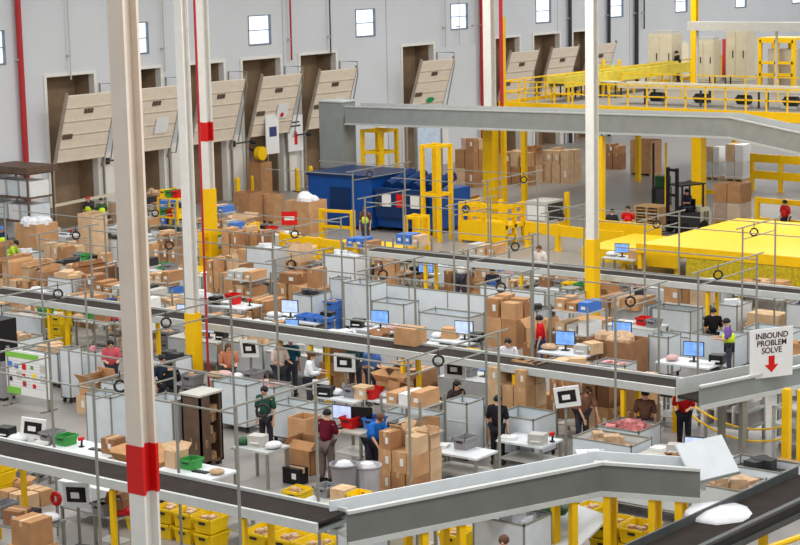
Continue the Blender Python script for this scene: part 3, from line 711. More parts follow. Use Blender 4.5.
    shirt = sub(['pel', 'wai', 'che', 'shl', 'ell', 'shr', 'elr', 'nek'], [('che', 'nek'), ('pel', 'wai'), ('wai', 'che'), ('che', 'shl'), ('shl', 'ell'), ('che', 'shr'), ('shr', 'elr')], .034, 'shirt')
    lshirt = sub(['pel', 'wai', 'che', 'shl', 'ell', 'wrl', 'shr', 'elr', 'wrr', 'nek'], [('che', 'nek'), ('pel', 'wai'), ('wai', 'che'), ('che', 'shl'), ('shl', 'ell'), ('ell', 'wrl'), ('che', 'shr'), ('shr', 'elr'), ('elr', 'wrr')], .034, 'shirt')
    vest = sub(['pel', 'wai', 'che'], [('pel', 'wai'), ('wai', 'che')], .062, 'vest')
    trou = sub(['pel', 'hpl', 'knl', 'anl', 'hpr', 'knr', 'anr'], [('pel', 'hpl'), ('hpl', 'knl'), ('knl', 'anl'), ('pel', 'hpr'), ('hpr', 'knr'), ('knr', 'anr')], .022, 'trousers')
    ft = [P[idx['an'+n]] for n in 'lr']
    POSE[pose] = (body, shirt, lshirt, vest, trou, ft, J, lean); return POSE[pose]
def person(lb, px, py, face, pose='stand', top=(90, 30, 40), legs=(70, 70, 80), hair=None, skin=None, vest=None, longs=False, cap=None, z=0, longhair=False, scale=1.0, pos=None):
    body, shirt, lshirt, vs, trou, ft, J, lean = pose_data(pose)
    p = Vector(pos) if pos else at(px, py, z)
    sk = skin or SKIN; o = thing('person', lb, 'person', p, math.radians(face)); o.scale = (scale,)*3
    if pose == 'sit':
        pass
    def put(nm, me, m):
        me = me.copy(); me.materials.clear(); me.materials.append(m)
        q = bpy.data.objects.new(nm, me); C.objects.link(q); q.parent = o; return q
    put('body', body, sk); put('shirt', lshirt if longs else shirt, cloth(top)); put('trousers', trou, cloth(legs))
    if vest: put('vest', vs, vest if not isinstance(vest, tuple) else cloth(vest))
    T = Matrix.Translation(J['hd1']) @ Matrix.Rotation(lean, 4, 'Y')
    h = MB(); rings = []
    for k in range(5):
        t = k/4*PI/2; rings.append((.112*math.cos(t)+.001, .115*math.sin(t)))
    prof = [(.105, -.03)]+rings
    hv = MB().lathe(prof, 14); hv.v = [tuple(T @ Vector((x*1.08-.022, y*.92, z_+.015))) for x, y, z_ in hv.v]
    if longhair:
        n0 = len(hv.v); A_ = [PI*.56+PI*.88*j/8 for j in range(9)]
        for rr in (.118, .09):
            for zz in (.03, -.1, -.22): hv.v += [tuple(T @ Vector((rr*math.cos(t)-.015, rr*.9*math.sin(t), zz))) for t in A_]
        for q in range(2):
            for w_ in range(2):
                for j in range(8): i0 = n0+q*27+w_*9+j; hv.f.append((i0, i0+1, i0+10, i0+9))
        for j in range(8): i0 = n0+18+j; hv.f.append((i0, i0+1, i0+28, i0+27))
    hv.build('hair' if not cap else 'cap', cap or hair or HAIRK, o, True)
    ey = MB()
    for s in (-1, 1): MB().box((0, 0, 0), (.01, .022, .012), 0, Matrix.Translation((0, 0, 0))).build('eye', BLK, o).location = T @ Vector((.095, s*.034, .012))
    MB().box((0, 0, 0), (.01, .045, .01)).build('mouth', mat('lips', (150, 70, 66), .5), o).location = T @ Vector((.088, 0, -.055))
    for s in (-1, 1): MB().lathe([(.004, -.012), (.02, 0), (.004, .012)], 8).build('ear', sk, o).location = T @ Vector((0, s*.084, -.005))
    for a in ft:
        s = MB().prism([(-.07, 0), (.2, 0), (.21, .03), (.12, .075), (.03, .1), (-.07, .1)], 'y', -.05, .05).build('shoe', BLK if legs[0] > 60 else DKM, o); s.location = (a[0], a[1], a[2]-.08)
    return o
# ================================================================ DOCK SIDE
rk, d = rack('dark shelf rack of white goods at the left edge below the red pipe', -14, 52, 246, 176, 1.6, 3, WOODD)
for k in range(2):
    for j in range(3):
        o = MB().bx(-.8, .8, -.55, .55, 0, d[5-1]/3*.72).bx(-.82, .82, -.57, .57, d[4]/3*.55, d[4]/3*.6).build('goods_carton', LABEL if (j+k) % 2 else WHT2)
        o.location = (d[0], d[1]-d[3]*.33+j*d[3]*.33, d[4]*(k+1)/3+.01); o.scale = (min(1, d[2]/2.2), min(1, d[3]/4.2), .9)
        tag(o, 'white wrapped goods on %s shelf of dark rack, %s' % (('lower', 'upper')[k], ('nearest the striped column', 'in the middle', 'nearest the photo edge')[j]), 'goods', 'white goods on the dark rack')
o = MB().bx(-.9, .9, -1.4, 1.4, 0, .28).build('goods_carton', WOODD); o.location = (d[0], d[1], d[4]+.01); tag(o, 'flat dark load on top of the dark shelf rack', 'goods')
gaylord('large plain brown bulk box below the dark rack', 13, 56, 269, 226, 1.1, KR[0], BAG)
gaylord('tall pale bulk box beside the big cream column', 78, 107, 268, 216, 1.0, KR[2])
pile('before tall pale bulk box', 'cream column', 40, 84, 280, [.8, .6], 3, 2, seed=3, side='R')
pile('left of plain brown bulk box', 'left edge', -20, 14, 278, [.7, .6], 2, 1, seed=31)
pile('beside first dock door', 'dock opening', 106, 128, 235, [.9, .7], 1, 2, seed=4)
lg = thing('plank', 'long pale plank lying across the boxes by the first dock door', 'plank', at(44, 209, 1.4), math.radians(9)); MB().bx(0, 6.5, -.1, .1, 0, .1).build('plank', BEIGE, lg)
for s in (.5, 5.8): MB().bx(s-.05, s+.05, -.05, .05, -1.4, 0).build('leg', ALU, lg)
person('person in hi-vis vest and red cap before the first dock opening', 90, 234, 200, 'stand', (60, 60, 70), vest=HIVIS, cap=RED)
person('person in hi-vis vest with dark hair facing the first dock door', 103, 236, 60, 'work', (60, 90, 60), vest=HIVIS)
person('person in hi-vis vest at the left photo edge by the dark rack', 3, 268, 250, 'stand', (40, 60, 90), vest=HIVIS, cap=TOTEB)
person('person in lime shirt bending by the plain brown bulk box', 10, 282, 300, 'bend', (170, 200, 60), vest=HIVIS)
# between the two cream columns
gaylord('brown bulk box of sacks between the cream and white columns', 142, 162, 225, 195, 1.0, KR[1], TAN)
tb = rack('flow rack of coloured bins between the cream and white columns', 157, 190, 256, 200, 1.6, 3, YEL)
x, y, a, b, h = tb[1]
for k, zz in enumerate((h/3, h*2/3, h)):
    for j, m in enumerate(((RED, 'red'), (YEL2, 'yellow'), (GRN, 'green'))):
        tote('%s bin on the %s shelf of the yellow flow rack' % (m[1], ('bottom', 'middle', 'top')[k]), x, y+b*(.3-.3*((j+k) % 3)), zz+.004, min(.6, a*.8), b*.26, .3, m[0], group='bins on the yellow flow rack')
pile('between cream and white columns', 'white column', 146, 196, 285, [.8, .7, .5], 3, 2, seed=5, side='R')
pile('under the yellow flow rack side', 'cream column', 140, 180, 312, [.7, .5], 2, 2, seed=6)
# gaylords near the baler
gaylord('brown bulk box beside the yellow based banded column', 233, 262, 226, 194, 1.2, KR[1])
gaylord('brown bulk box between banded column and blue baler', 259, 284, 224, 196, 1.2, KR[0])
gaylord('bulk box heaped with white plastic bags before the baler', 285, 327, 238, 203, 1.1, KR[0], BAG)
gaylord('tall orange brown bulk box inside the round sign dock bay', 248, 272, 200, 164, 1.1, KR[1])
pile('by base of banded column', 'banded column', 219, 276, 276, [1.0, .8], 4, 2, seed=8)
pile('before banded column, second row', 'banded column', 206, 240, 312, [.8, .6, .5], 3, 2, seed=9)
pile('in dim row under banded column', 'banded column', 222, 262, 296, [.7, .5], 3, 1, seed=10, shades=[KR[1], KR[3]])
pt = thing('poster_board', 'white poster board with dark square in the round sign dock bay', 'poster', (74.3, 65.2, 2.2)); MB().bx(-.5, .5, -.03, .03, 0, 2.2).build('board', LABEL, pt); MB().bx(-.25, .3, -.05, -.03, .9, 1.4).build('dark_panel', mat('poster_ink', (60, 60, 110), .5), pt)
for s in (-.4, .4): MB().bx(s-.03, s+.03, -.03, .03, -2.2, 0).build('leg', ALU, pt)
sg = thing('dock_sign', 'white wall sign with red mark right of the round sign bay', 'sign', (76.6, 65.6, 2.1)); MB().bx(-.6, .6, -.03, .03, 0, 1.9).build('plate', LABEL, sg); MB().prism([(-.1, .35), (.12, .35), (.12, .8), (.2, .8), (.0, 1.1), (-.2, .8), (-.1, .8)], 'y', -.05, -.03).build('red_mark', RED, sg); MB().bx(-.4, .4, -.045, -.03, 1.3, 1.38).bx(-.4, .3, -.045, -.03, 1.5, 1.58).build('text_lines', DKM, sg)
fx = thing('flood_lamp', 'yellow round dock lamp in the round sign dock bay', 'lamp', (73.4, 65.4, 2.3)); MB().cyl((0, -.3, 0), (0, 0, 0), .36, 14).build('lamp_shade', YEL, fx); MB().cyl((0, 0, 0), (0, .9, .3), .05).build('arm', DKM, fx)
for i, (px, py) in enumerate(((105, 170), (232, 153), (295, 170))):
    X = (63.1, 72.0, 76.4)[i]
    l = thing('dock_light', 'black jointed dock light arm ' + ('beside the cream column', 'left of the round sign bay', 'right of the round sign bay')[i], 'lamp', (X, WY-.15, 2.9), 0, 'dock light arms')
    MB().bx(-.08, .08, -.1, .12, -.15, .15).build('bracket', DKM, l); MB().cyl((0, -.1, 0), (.7, -.6, .1), .04).build('arm', DKM, l); MB().cyl((.7, -.6, .1), (.85, -.8, .02), .13, 10, .09).build('lamp_head', BLK, l)
for i, X in enumerate((66.9, 71.5, 72.7, 76.2, 77.3)):
    b = thing('bollard', 'yellow dock bollard ' + ('by the second dock door', 'left of the round sign bay', 'beside the left jamb of the round sign bay', 'beside the right jamb of the round sign bay', 'by the brown recess bay')[i], 'bollard', (X, 65.2, 0), 0, 'dock bollards'); MB().lathe([(.13, 0), (.13, 1.15), (.09, 1.24), (.01, 1.27)], 12).build('post', YEL, b); MB().bx(-.2, .2, -.2, .2, 0, .03).build('base_plate', DKM, b)
person('person in brown jacket standing at the baler front', 366, 246, 200, 'stand', (110, 70, 60), vest=HIVIS, hair=HAIRB)
# exit style red square sign on a pole
rs = thing('pole_sign', 'small red square sign on a pole before the heaped bag box', 'sign', at(291, 268), PI*.2); MB().cyl((0, 0, 0), (0, 0, 2.0), .035).build('pole', ALU, rs); MB().bx(-.05, -.02, -.32, .32, 1.75, 2.3).build('plate', RED, rs); MB().bx(-.06, -.05, -.2, .2, 1.95, 2.1).build('white_mark', LABEL, rs)
# yellow guards in front of the baler
def guard(lb, x0, y0, x1, y1, z=0, h=1.1, n=2, thick=.16, rails=(.5, 1.0), grp='yellow floor guard rails'):
    d = Vector((x1-x0, y1-y0, 0)); L = d.length; o = thing('floor_guard', lb, 'guard rail', (x0, y0, z), math.atan2(d.y, d.x), grp)
    for i in range(n+1): MB().bx(L*i/n-.09, L*i/n+.09, -.09, .09, 0, h).build('post', YEL, o); MB().bx(L*i/n-.16, L*i/n+.16, -.16, .16, 0, .03).build('base_plate', YEL, o)
    for q in rails: MB().bx(.09, L-.09, -.06, .06, h*q-thick-.02, h*q-.02).build('rail', YEL, o)
    return o
p = at(283, 270); q = at(352, 280); guard('yellow double rail guard in front of the heaped bag box', p.x, p.y, p.x-.5, p.y-4.2, 0, 1.5, 2, .3)
p = at(211, 268); guard('yellow rail guard around the banded column base', p.x-.9, p.y-.4, p.x+2.4, p.y-.4, 0, 1.6, 2, .2)
p = at(322, 240); guard('yellow posts between heaped box and blue baler', p.x, p.y, p.x+.2, p.y-1.6, 0, 1.4, 1, .12)
p = at(300, 262); q = thing('yellow_bin', 'low yellow open bin behind the double rail guard', 'bin', (p.x+1.3, p.y-2.5, 0)); MB().bx(-.9, .9, -1.6, 1.6, .1, .7).build('tub', YEL2, q); MB().bx(-1, 1, -1.7, 1.7, .64, .74).build('rim', YEL, q); 
for s in (-1, 1): MB().bx(-.8, .8, s*1.4-.1, s*1.4+.1, 0, .1).build('skid', DKM, q)
# yellow lift frames under the overhead conveyor
def lift(lb, px0, px1, yb, zt, r=1, cross=3):
    x, y, z, a, b, h = fit(px0, px1, yb, yb-40, 0, r); o = thing('lift_tower', lb, 'frame', (x, y, 0), 0, 'yellow lift frames')
    for sx in (-1, 1):
        for sy in (-1, 1): MB().bx(sx*a/2-.08, sx*a/2+.08, sy*b/2-.08, sy*b/2+.08, 0, zt).build('upright', YEL, o)
    for k in range(1, cross+1):
        zz = zt*k/cross; r_ = MB()
        for s in (-1, 1): r_.bx(-a/2+.08, a/2-.08, s*b/2-.04, s*b/2+.04, zz-.13, zz-.01); r_.bx(s*a/2-.04, s*a/2+.04, -b/2+.08, b/2-.08, zz-.13, zz-.01)
        r_.build('cross_rail', YEL, o)
    return o
lift('yellow lift frame right of the grey baler chute', 364, 398, 216, 4.1, 1.0, 4)
lift('tall yellow lift frame between baler and mezzanine column', 424, 452, 242, 4.2, 1.0, 2)
lift('low yellow machine frame at the baler end', 406, 428, 252, 1.5, 1.0, 2)
dl = thing('roller_shutter', 'pale blue panel door behind the yellow lift frame', 'door panel', (84.0, 62.3, 0)); MB().bx(-1.1, 1.1, -.05, .05, 0, 3.4).build('door_leaf', mat('pale_blue', (190, 206, 224), .4), dl); MB().bx(-1.2, -1.1, -.1, .1, 0, 3.5).bx(1.1, 1.2, -.1, .1, 0, 3.5).bx(-1.2, 1.2, -.1, .1, 3.4, 3.5).build('frame', ALU, dl)
# yellow low platform + guards at mid right
x, y, z, a, b, h = fit(460, 528, 246, 215, 0, 1.6)
pf = thing('step_platform', 'low yellow step platform under the yellow mezzanine column', 'platform', (x, y, 0))
MB().bx(-a/2, a/2, -b/2, b/2, .7, .85).build('deck', YEL, pf); MB().bx(-a/2, a/2-.8, -b/2, -b/2+.6, .3, .42).build('step', YEL, pf)
for sx in (-1, 0, 1):
    for sy in (-1, 0, 1): MB().bx(sx*(a/2-.08)-.08, sx*(a/2-.08)+.08, sy*(b/2-.08)-.08, sy*(b/2-.08)+.08, 0, 1.75 if sx or sy else .7).build('post', YEL, pf)
for zz in (1.35, 1.75):
    for s in (-1, 1): MB().bx(-a/2+.15, a/2-.15, s*(b/2-.08)-.06, s*(b/2-.08)+.06, zz-.2, zz-.02).build('rail', YEL, pf)
    MB().bx(-a/2+.02, -a/2+.12, -b/2+.17, b/2-.17, zz-.2, zz-.02).build('rail', YEL, pf)
MB().bx(-a/2-.03, -a/2-.005, -b/2, b/2, .1, .98).build('kick_panel', YEL, pf)
p = at(528, 247); guard('long thick yellow barrier right of the step platform', p.x, p.y, p.x-.6, p.y-4.9, 0, 1.1, 3, .45, (1.0,))
p = at(600, 250); guard('thick yellow barrier before the grey open floor', p.x, p.y, p.x-.2, p.y-2.9, 0, 1.3, 2, .7, (1.0,))
# pale machine box with dark side
x, y, z, a, b, h = fit(527, 566, 232, 203, 0, .8)
mb = thing('machine_box', 'white machine box with dark right side on yellow stand', 'machine', (x, y, 0)); MB().bx(-a/2, a/2-.0, -b/2, b/2, .3, h).build('body', GREY, mb); MB().bx(-a/2+.1, a/2-.1, -b/2-.03, -b/2, .5, h-.1).build('dark_door', DKM, mb); MB().bx(-a/2-.03, -a/2, -b/2+.1, b/2-.1, .5, h-.15).build('front_panel', LABEL, mb)
MB().bx(-a/2-.1, a/2+.1, -b/2-.1, b/2+.1, 0, .3).build('stand', YEL, mb); MB().bx(a/2+.02, a/2+.2, -b/2-.2, -b/2-.02, 0, h+.3).build('post', YEL, mb)
# pallets of wrapped cartons beyond
pile('on pallets beyond yellow column', 'mezzanine column', 503, 545, 186, [1.0, .9], 3, 2, seed=12, shades=[KR[2], KR[1], KR[0]])
pile('on pallets behind white centre column', 'thin white column', 543, 584, 184, [1.0, .8], 3, 2, seed=13, side='R', shades=[KR[2], KR[2], KR[0]])
pile('under overhead conveyor by lift frame', 'yellow lift frame', 455, 486, 188, [1.0, 1.0, .7], 2, 2, seed=14, shades=[KR[2], KR[1], mat('pinkish', (206, 176, 164), .7)])
pile('before tall yellow lift frame', 'lift frame', 456, 482, 206, [.6], 2, 1, seed=15, shades=[TOTEB, LABEL, KR[1]])
gaylord('plain brown bulk box under the overhead conveyor right half', 632, 664, 176, 142, 1.1, KR[0])
pile('on dark shelf behind yellow leg', 'yellow conveyor leg', 606, 628, 170, [.9, .6], 2, 1, seed=16, shades=[KR[1], KR[3]])
def pal(lb, x0, x1, yb, yt, m, n=2):
    x, y, z, a, b, h = fit(x0, x1, yb, yt, 0, 1.1); o = thing('wooden_pallet', 'pallet under '+lb, 'pallet', (x, y, 0)); pallet_parts(o, a, b)
    w = thing('wrapped_load', lb, 'wrapped load', (x, y, .14)); rg = random.Random(int(x*7))
    for k in range(n):
        for j in range(n): MB().bx(-a/2+.04, a/2-.04, -b/2+b*j/n+.02, -b/2+b*(j+1)/n-.02, (h-.14)*k/n+.005, (h-.14)*(k+1)/n-.01).build('carton', m if (j+k) % 2 else rg.choice([m, KR[2]]), w)
    MB().bx(-a/2, a/2, -b/2, b/2, .15, (h-.14)*.5).build('wrap_band', mat('stretch_wrap', (226, 222, 214), .2, alpha=.3), w)
pal('white wrapped load beside the far yellow column', 707, 727, 180, 148, LABEL)
pal('larger white wrapped load left of yellow guard rails', 727, 754, 182, 146, LABEL)
pal('brown strapped carton load behind the yellow platform', 716, 756, 226, 186, KR[1], 2)
for i, (x0, x1, yb) in enumerate(((636, 674, 226),)):
    x, y, z, a, b, h = fit(x0, x1, yb, yb-10, 0, 1.2)
    for k in range(6):
        o = thing('wooden_pallet', 'bare wooden pallet in the stack beside the forklift, ' + ('lowest', 'second', 'third', 'fourth', 'fifth', 'topmost')[k], 'pallet', (x, y, k*.14), 0, 'stacked bare pallets'); pallet_parts(o, a, b)
# forklift
p = at(684, 232); fk = thing('forklift', 'dark forklift truck behind the yellow platform', 'forklift', (p.x, p.y, 0), math.radians(160))
MB().bx(-1.0, .6, -.5, .5, .25, .9).build('chassis', DKM, fk); MB().prism([(-1.15, .3), (-.5, .3), (-.5, 1.1), (-1.0, 1.1), (-1.15, .8)], 'y', -.5, .5).build('counterweight', BEIGE, fk)
for s in (-1, 1):
    MB().bx(.62, .74, s*.3-.06, s*.3+.06, .05, 2.9).build('mast_rail', BLK, fk); MB().bx(.8, 2.0, s*.28-.06, s*.28+.06, .06, .1).build('fork', DKM, fk)
    for w in (-.7, .4): MB().cyl((w, s*.52, .25), (w, s*.4, .25), .25, 14).build('wheel', BLK, fk)
    for w in (-.7, .5): MB().bx(w-.03, w+.03, s*.45-.03, s*.45+.03, .9, 2.1).build('guard_post', BLK, fk)
MB().bx(-.8, .62, -.5, .5, 2.1, 2.16).build('overhead_guard', BLK, fk); MB().bx(-.4, 0, -.25, .25, .9, 1.05).build('seat', BLK, fk); MB().bx(-.45, -.38, -.25, .25, 1.0, 1.45).build('seat_back', BLK, fk)
for zz in (.6, 1.7, 2.8): MB().bx(.64, .72, -.3, .3, zz-.06, zz+.06).build('mast_cross', BLK, fk)
p = at(660, 212); fk2 = thing('reach_truck', 'slim dark lift truck mast beside the stacked pallets', 'lift truck', (p.x+1.2, p.y+.6, 0), math.radians(200))
MB().bx(-.6, .5, -.4, .4, .1, 1.0).build('chassis', DKM, fk2)
for s in (-1, 1): MB().bx(.5, .6, s*.3-.05, s*.3+.05, .05, 3.2).build('mast_rail', YEL if s > 0 else BLK, fk2); MB().cyl((-.3, s*.42, .15), (-.3, s*.3, .15), .15, 12).build('wheel', BLK, fk2); MB().bx(.6, 1.6, s*.25-.05, s*.25+.05, .05, .09).build('fork', DKM, fk2)
MB().bx(-.6, -.2, -.35, .35, 1.0, 1.5).build('hood', DKGRN, fk2)
person('person in red vest left of the stacked pallets', 628, 246, 200, 'stand', (200, 30, 30), (50, 50, 60), vest=RED)
person('person in dark clothes beside the red vest worker', 612, 250, 20, 'stand', (40, 44, 50), (40, 40, 46))
person('person in red vest standing behind the yellow platform end', 785, 240, 160, 'stand', (190, 40, 30), (50, 50, 60), vest=RED)
person('person in dark jacket driving the forklift', 0, 0, 160, 'sit', (50, 50, 64), pos=(p.x+.0, p.y, 5) if 0 else (at(684, 232).x+.25, at(684, 232).y-.08, .62))
for i, (px, yb, L) in enumerate(((752, 190, 4.6),)):
    p = at(px, yb); guard('tall yellow double guard rail right of the white wrapped loads', p.x, p.y, p.x-.4, p.y-5, 0, 1.9, 3, .42, (.55, 1.0))
p = at(757, 236); guard('yellow guard rail behind the yellow platform right part', p.x, p.y, p.x-.2, p.y-4, 0, 1.7, 3, .22, (.5, 1.0))
p = at(700, 205); guard('low yellow rail beside the far yellow column', p.x, p.y, p.x-.2, p.y-2, 0, .8, 2, .2, (1.0,))
# big yellow platform with net skirt
yp = thing('yellow_platform', 'large flat yellow platform with net skirt behind the far belt', 'platform', (58.2, 20, 0))
MB().bx(0, 7.7, -6, 14.0, 1.86, 2.0).build('deck', YEL, yp); MB().bx(-.06, 0, -6, 14, 1.72, 2.06).build('edge_plate', YEL, yp)
MB().bx(-.02, 0, -6, 12, .55, 1.72).build('net_skirt', OLV, yp)
for y in (-6, -2, 2, 6, 10, 13.9):
    for x in (.1, 7.6): MB().bx(x-.08, x+.08, y-.08, y+.08, 0, 1.86).build('leg', YEL, yp)
p = at(660, 240, 0); yq = thing('yellow_platform', 'smaller yellow platform stepping down beside the large one', 'platform', (64.0, 36.4, 0)); MB().bx(-1.8, 2.2, -1.9, 2.4, .85, 1.0).build('deck', YEL, yq); MB().bx(-1.86, -1.8, -1.9, 2.4, .5, 1.0).build('edge_plate', YEL, yq)
for x in (-1.6, 2):
    for y in (-1.7, .6, 2.2): MB().bx(x-.08, x+.08, y-.08, y+.08, 0, .85).build('leg', YEL, yq)
# mezzanine people and clutter
person('person in black with hi-vis sleeve on the mezzanine', 678, 82, 100, 'work', (30, 30, 34), (40, 40, 44), vest=BLK, z=5)
for i, (px, lb) in enumerate(((560, 'left part'), (600, 'behind thin white column'), (710, 'before beige cabinets'))):
    x, y, z, a, b, h = fit(px, px+24, 98 if px < 650 else 92, 90, 5, 1.5); o = thing('work_table', 'small dark table on the mezzanine, '+lb, 'table', (x, y, 5), 0, 'tables on the mezzanine')
    MB().bx(-a/2, a/2, -b/2, b/2, .75, .8).build('tabletop', GREY, o)
    for sx in (-1, 1):
        for sy in (-1, 1): MB().bx(sx*(a/2-.06)-.03, sx*(a/2-.06)+.03, sy*(b/2-.06)-.03, sy*(b/2-.06)+.03, 0, .75).build('leg', DKM, o)
x, y, z, a, b, h = fit(590, 642, 90, 66, 5, 1.0)
o = thing('machine_guard', 'yellow mesh machine guard left of the beige cabinets', 'machine guard', (x, y, 5)); MB().bx(-a/2, -a/2+.05, -b/2, b/2, .15, h).build('mesh_panel', mat('mesh_yellow_pale', (214, 204, 90), .6), o); MB().bx(-a/2+.4, a/2, -b/2+.4, b/2-.3, 0, h*.7).build('machine', BEIGE, o)
for s in (-1, 0, 1): MB().bx(-a/2-.06, -a/2+.06, s*b/2-.06, s*b/2+.06, 0, h+.3).build('post', YEL, o)
# ================================================================ FRAMES OVER THE BELTS
fr_rows = [(26.55, 2.3, [23.4, 27.2, 31.0, 34.8, 38.6], 4.2, 'nearest belt', 'nearest grey chute'),
           (39.75, 2.1, [23.2, 27.0, 30.8, 34.0, 39.5, 43.5], 4.2, 'middle belt', 'problem solve sign'),
           (52.6, 2.2, [22.6, 26.4, 29.8, 33.4, 37.2, 41], 4.0, 'far belt', 'yellow platform')]
for X, w, ys, z, nm, lm in fr_rows:
    for i, y in enumerate(ys):
        frame_portal(X, y, z, w, 'grey post frame over the %s, %s the %s' % (nm, 'nearest' if i == 0 else ORD[i]+' from', lm), (ys[i+1]-y) if i+1 < len(ys) else 0, 'post frames over the '+nm)
for i, (X, y, n) in enumerate(((33.2, 24, 'white sheet tables'), (33.2, 32.2, 'maroon shirted person'), (33.2, 37.5, 'dark brown bin'), (46, 24, 'white cart row'), (46, 31.5, 'centre column'), (46, 39, 'tote trays'), (46, 46.5, 'left pallets'), (60.0, 40.5, 'yellow barrier'), (60.0, 47, 'double rail guard'), (35.5, 44.5, 'poster board'), (43, 52, 'plain brown bulk box'))):
    frame_portal(X, y, 3.9, 3.4, 'wide post frame between the belts by the %s' % n, 4.6, 'wide post frames')
# ================================================================ BEHIND THE FAR BELT
bench('o1', 'dark workbench behind the far belt by the white shirted worker', 398, 440, 303, 1.5, top=KRD)
bench('o2', 'pale workbench behind the far belt by the blue vest worker', 500, 560, 304, 1.5, top=GAL2)
bench('o3', 'pale workbench behind the far belt right of the centre column', 604, 648, 284, 1.5, top=GAL2)
bench('o4', 'pale workbench behind the far belt under the yellow net', 690, 760, 290, 2, top=GAL2)
monitor('blue screen monitor on the dark bench behind far belt', on('o1', 426), .3)
monitor('blue screen monitor on pale bench right of centre column', on('o3', 622), .3)
monitor('blue screen monitor under the yellow net at right', on('o4', 744), .3)
person('person in white shirt with broad back behind the far belt', 461, 304, 20, 'bend', (236, 234, 230), longs=True, hair=HAIRB, scale=1.08)
person('person in blue vest sitting at the far belt', 493, 316, 215, 'stand', (60, 70, 90), vest=TOTEB, scale=.98)
person('person in pale top behind the far belt near the centre column', 540, 291, 200, 'work', (220, 214, 206), hair=HAIRB)
pile('behind white shirted worker', 'white machine box', 444, 476, 302, [.6, .5], 2, 1, seed=21, side='R')
pile('behind far belt near dark bench', 'blue screen', 374, 402, 292, [.7, .6], 2, 2, seed=22)
pile('on floor beside blue vest worker', 'blue vest worker', 508, 530, 306, [.5, .5], 2, 1, seed=23)
pile('behind far belt by centre column', 'centre column', 548, 580, 310, [.7, .5], 2, 2, seed=24, side='R')
# ================================================================ BETWEEN MIDDLE AND FAR BELTS
screen_wall('long white partition in front of the far belt stations', 488, 336, 6.4, 1.35, 'Y', n=4)
screen_wall('white partition nearest the centre column', 545, 330, 2.6, 1.3, 'Y', n=2)
panel_cart('tall white boxy cart between the belts left of long partition', 344, 388, 334, 286, 1.3)
panel_cart('white cart with grey lid under the tall boxy cart', 330, 352, 322, 280, 1.1)
panel_cart('white cart beside the blue shirt totes', 372, 420, 340, 305, 1.6)
panel_cart('long low white cart before the long partition', 420, 486, 350, 318, 2.2)
panel_cart('white cart below the centre column', 556, 588, 345, 296, .9, shelf=True)
panel_cart('white cart with open goods right of the centre column', 612, 664, 338, 306, 1.6, fill=KR[2])
panel_cart('white tall cart beside the brown strapped goods box', 650, 684, 380, 338, .9)
panel_cart('white cart behind the black clothed worker', 655, 706, 342, 312, 1.8)
panel_cart('long white cart left of the problem solve sign', 694, 752, 374, 338, 1.7)
panel_cart('white cart at the right edge behind the sign', 748, 812, 374, 334, 1.6)
panel_cart('white cart in front of the black clothed worker', 664, 722, 366, 340, 2.2)
bench('n1', 'white workbench with blue totes left of the tall boxy cart', 262, 336, 352, 2.0)
bench('n2', 'white workbench behind the middle belt left end', 206, 262, 336, 1.6)
bench('n3', 'white workbench with screen under the white cart row', 350, 404, 362, 1.8)
bench('n4', 'white workbench at the middle belt near long low cart', 430, 486, 374, 1.7)
bench('n5', 'white workbench at the middle belt under centre column', 540, 602, 388, 1.8)
bench('n6', 'white workbench before the brown strapped goods box', 594, 640, 374, 1.2)
bench('n7', 'white workbench left of the problem solve sign', 660, 728, 400, 1.8)
for k, px, lb, m in (('n1', 290, 'pale screen monitor on bench with blue totes', SCRW), ('n3', 380, 'blue screen monitor under the white cart row', SCRB), ('n4', 464, 'pale screen monitor near long low cart', SCRW), ('n5', 565, 'blue screen monitor under the centre column', SCRB), ('n6', 622, 'blue screen monitor before the brown strapped goods box', SCRB), ('n7', 694, 'blue screen monitor left of problem solve sign', SCRB)):
    p = on(k, px); monitor(lb, p, .25, m, .6, .42)
b = BENCH['n1']
for j in range(3): 
    p = on('n1', 300+j*9); tote('blue tote tray on white bench, %s the pale screen' % ('nearest' if j == 0 else ORD[j]+' from'), b[0]-b[2]*.05, b[1]-b[3]*.12-j*.42, b[4]+.002, .55, .36, .16, TOTEB, group='blue totes on the white bench')
tote('red tote on the white bench behind middle belt left end', *on('n2', 234), .4, .4, .35, RED)
lcarton('brown closed carton riding on the middle belt', 394, 427, 347, 330, BZ+.003, 1.4, KR[0])
pile('left of white boxy cart', 'white boxy cart', 296, 338, 318, [1.0, .7], 3, 1, seed=33, side='R')
pile('on floor behind long partition left', 'tall boxy cart', 240, 298, 330, [.5, .5], 4, 1, seed=34, side='R')
pile('stacked beside red shirted worker', 'red shirted worker', 486, 536, 350, [.95, .7], 2, 2, seed=35, side='R', shades=[KR[0], KR[1]], opened=0)
pile('on top of far white cart line', 'centre column', 600, 662, 312, [.4], 4, 1, z0=.9, seed=36, shades=[KR[2], KR[0]])
BX = bench('n8', 'white table of cartons behind the black clothed worker', 668, 716, 334, 1.8)
for i, px in enumerate((676, 688, 702)):
    p = on('n8', px); carton_at(p.x, p.y, p.z, .5, .62, .5, KR[i % 3], .05*i, i == 1, 'carton on white table, '+('left of the open one', 'open, beside black clothed worker', 'right of the open one')[i], 'cartons on the white table')
bench('n9', 'white table of cartons right of the black clothed worker', 740, 800, 326, 1.9)
for i, px in enumerate((750, 764, 778)):
    p = on('n9', px); carton_at(p.x, p.y, p.z, .55, .66, .48, KR[(i+1) % 3], -.04*i, False, 'closed carton on table at right, '+('nearest the black clothed worker', 'middle one', 'nearest the photo edge')[i], 'cartons on the right white table')
gaylord('brown strapped goods box right of the centre column', 590, 652, 386, 344, 1.3, KR[3], TAN)
x = fit(596, 640, 398, 372, 0, 1.4); panel_cart('white cart of red and white produce bags by middle belt', 596, 640, 400, 366, 1.5, fill=mat('produce', (220, 160, 160), .7, var=.5, scale=7))
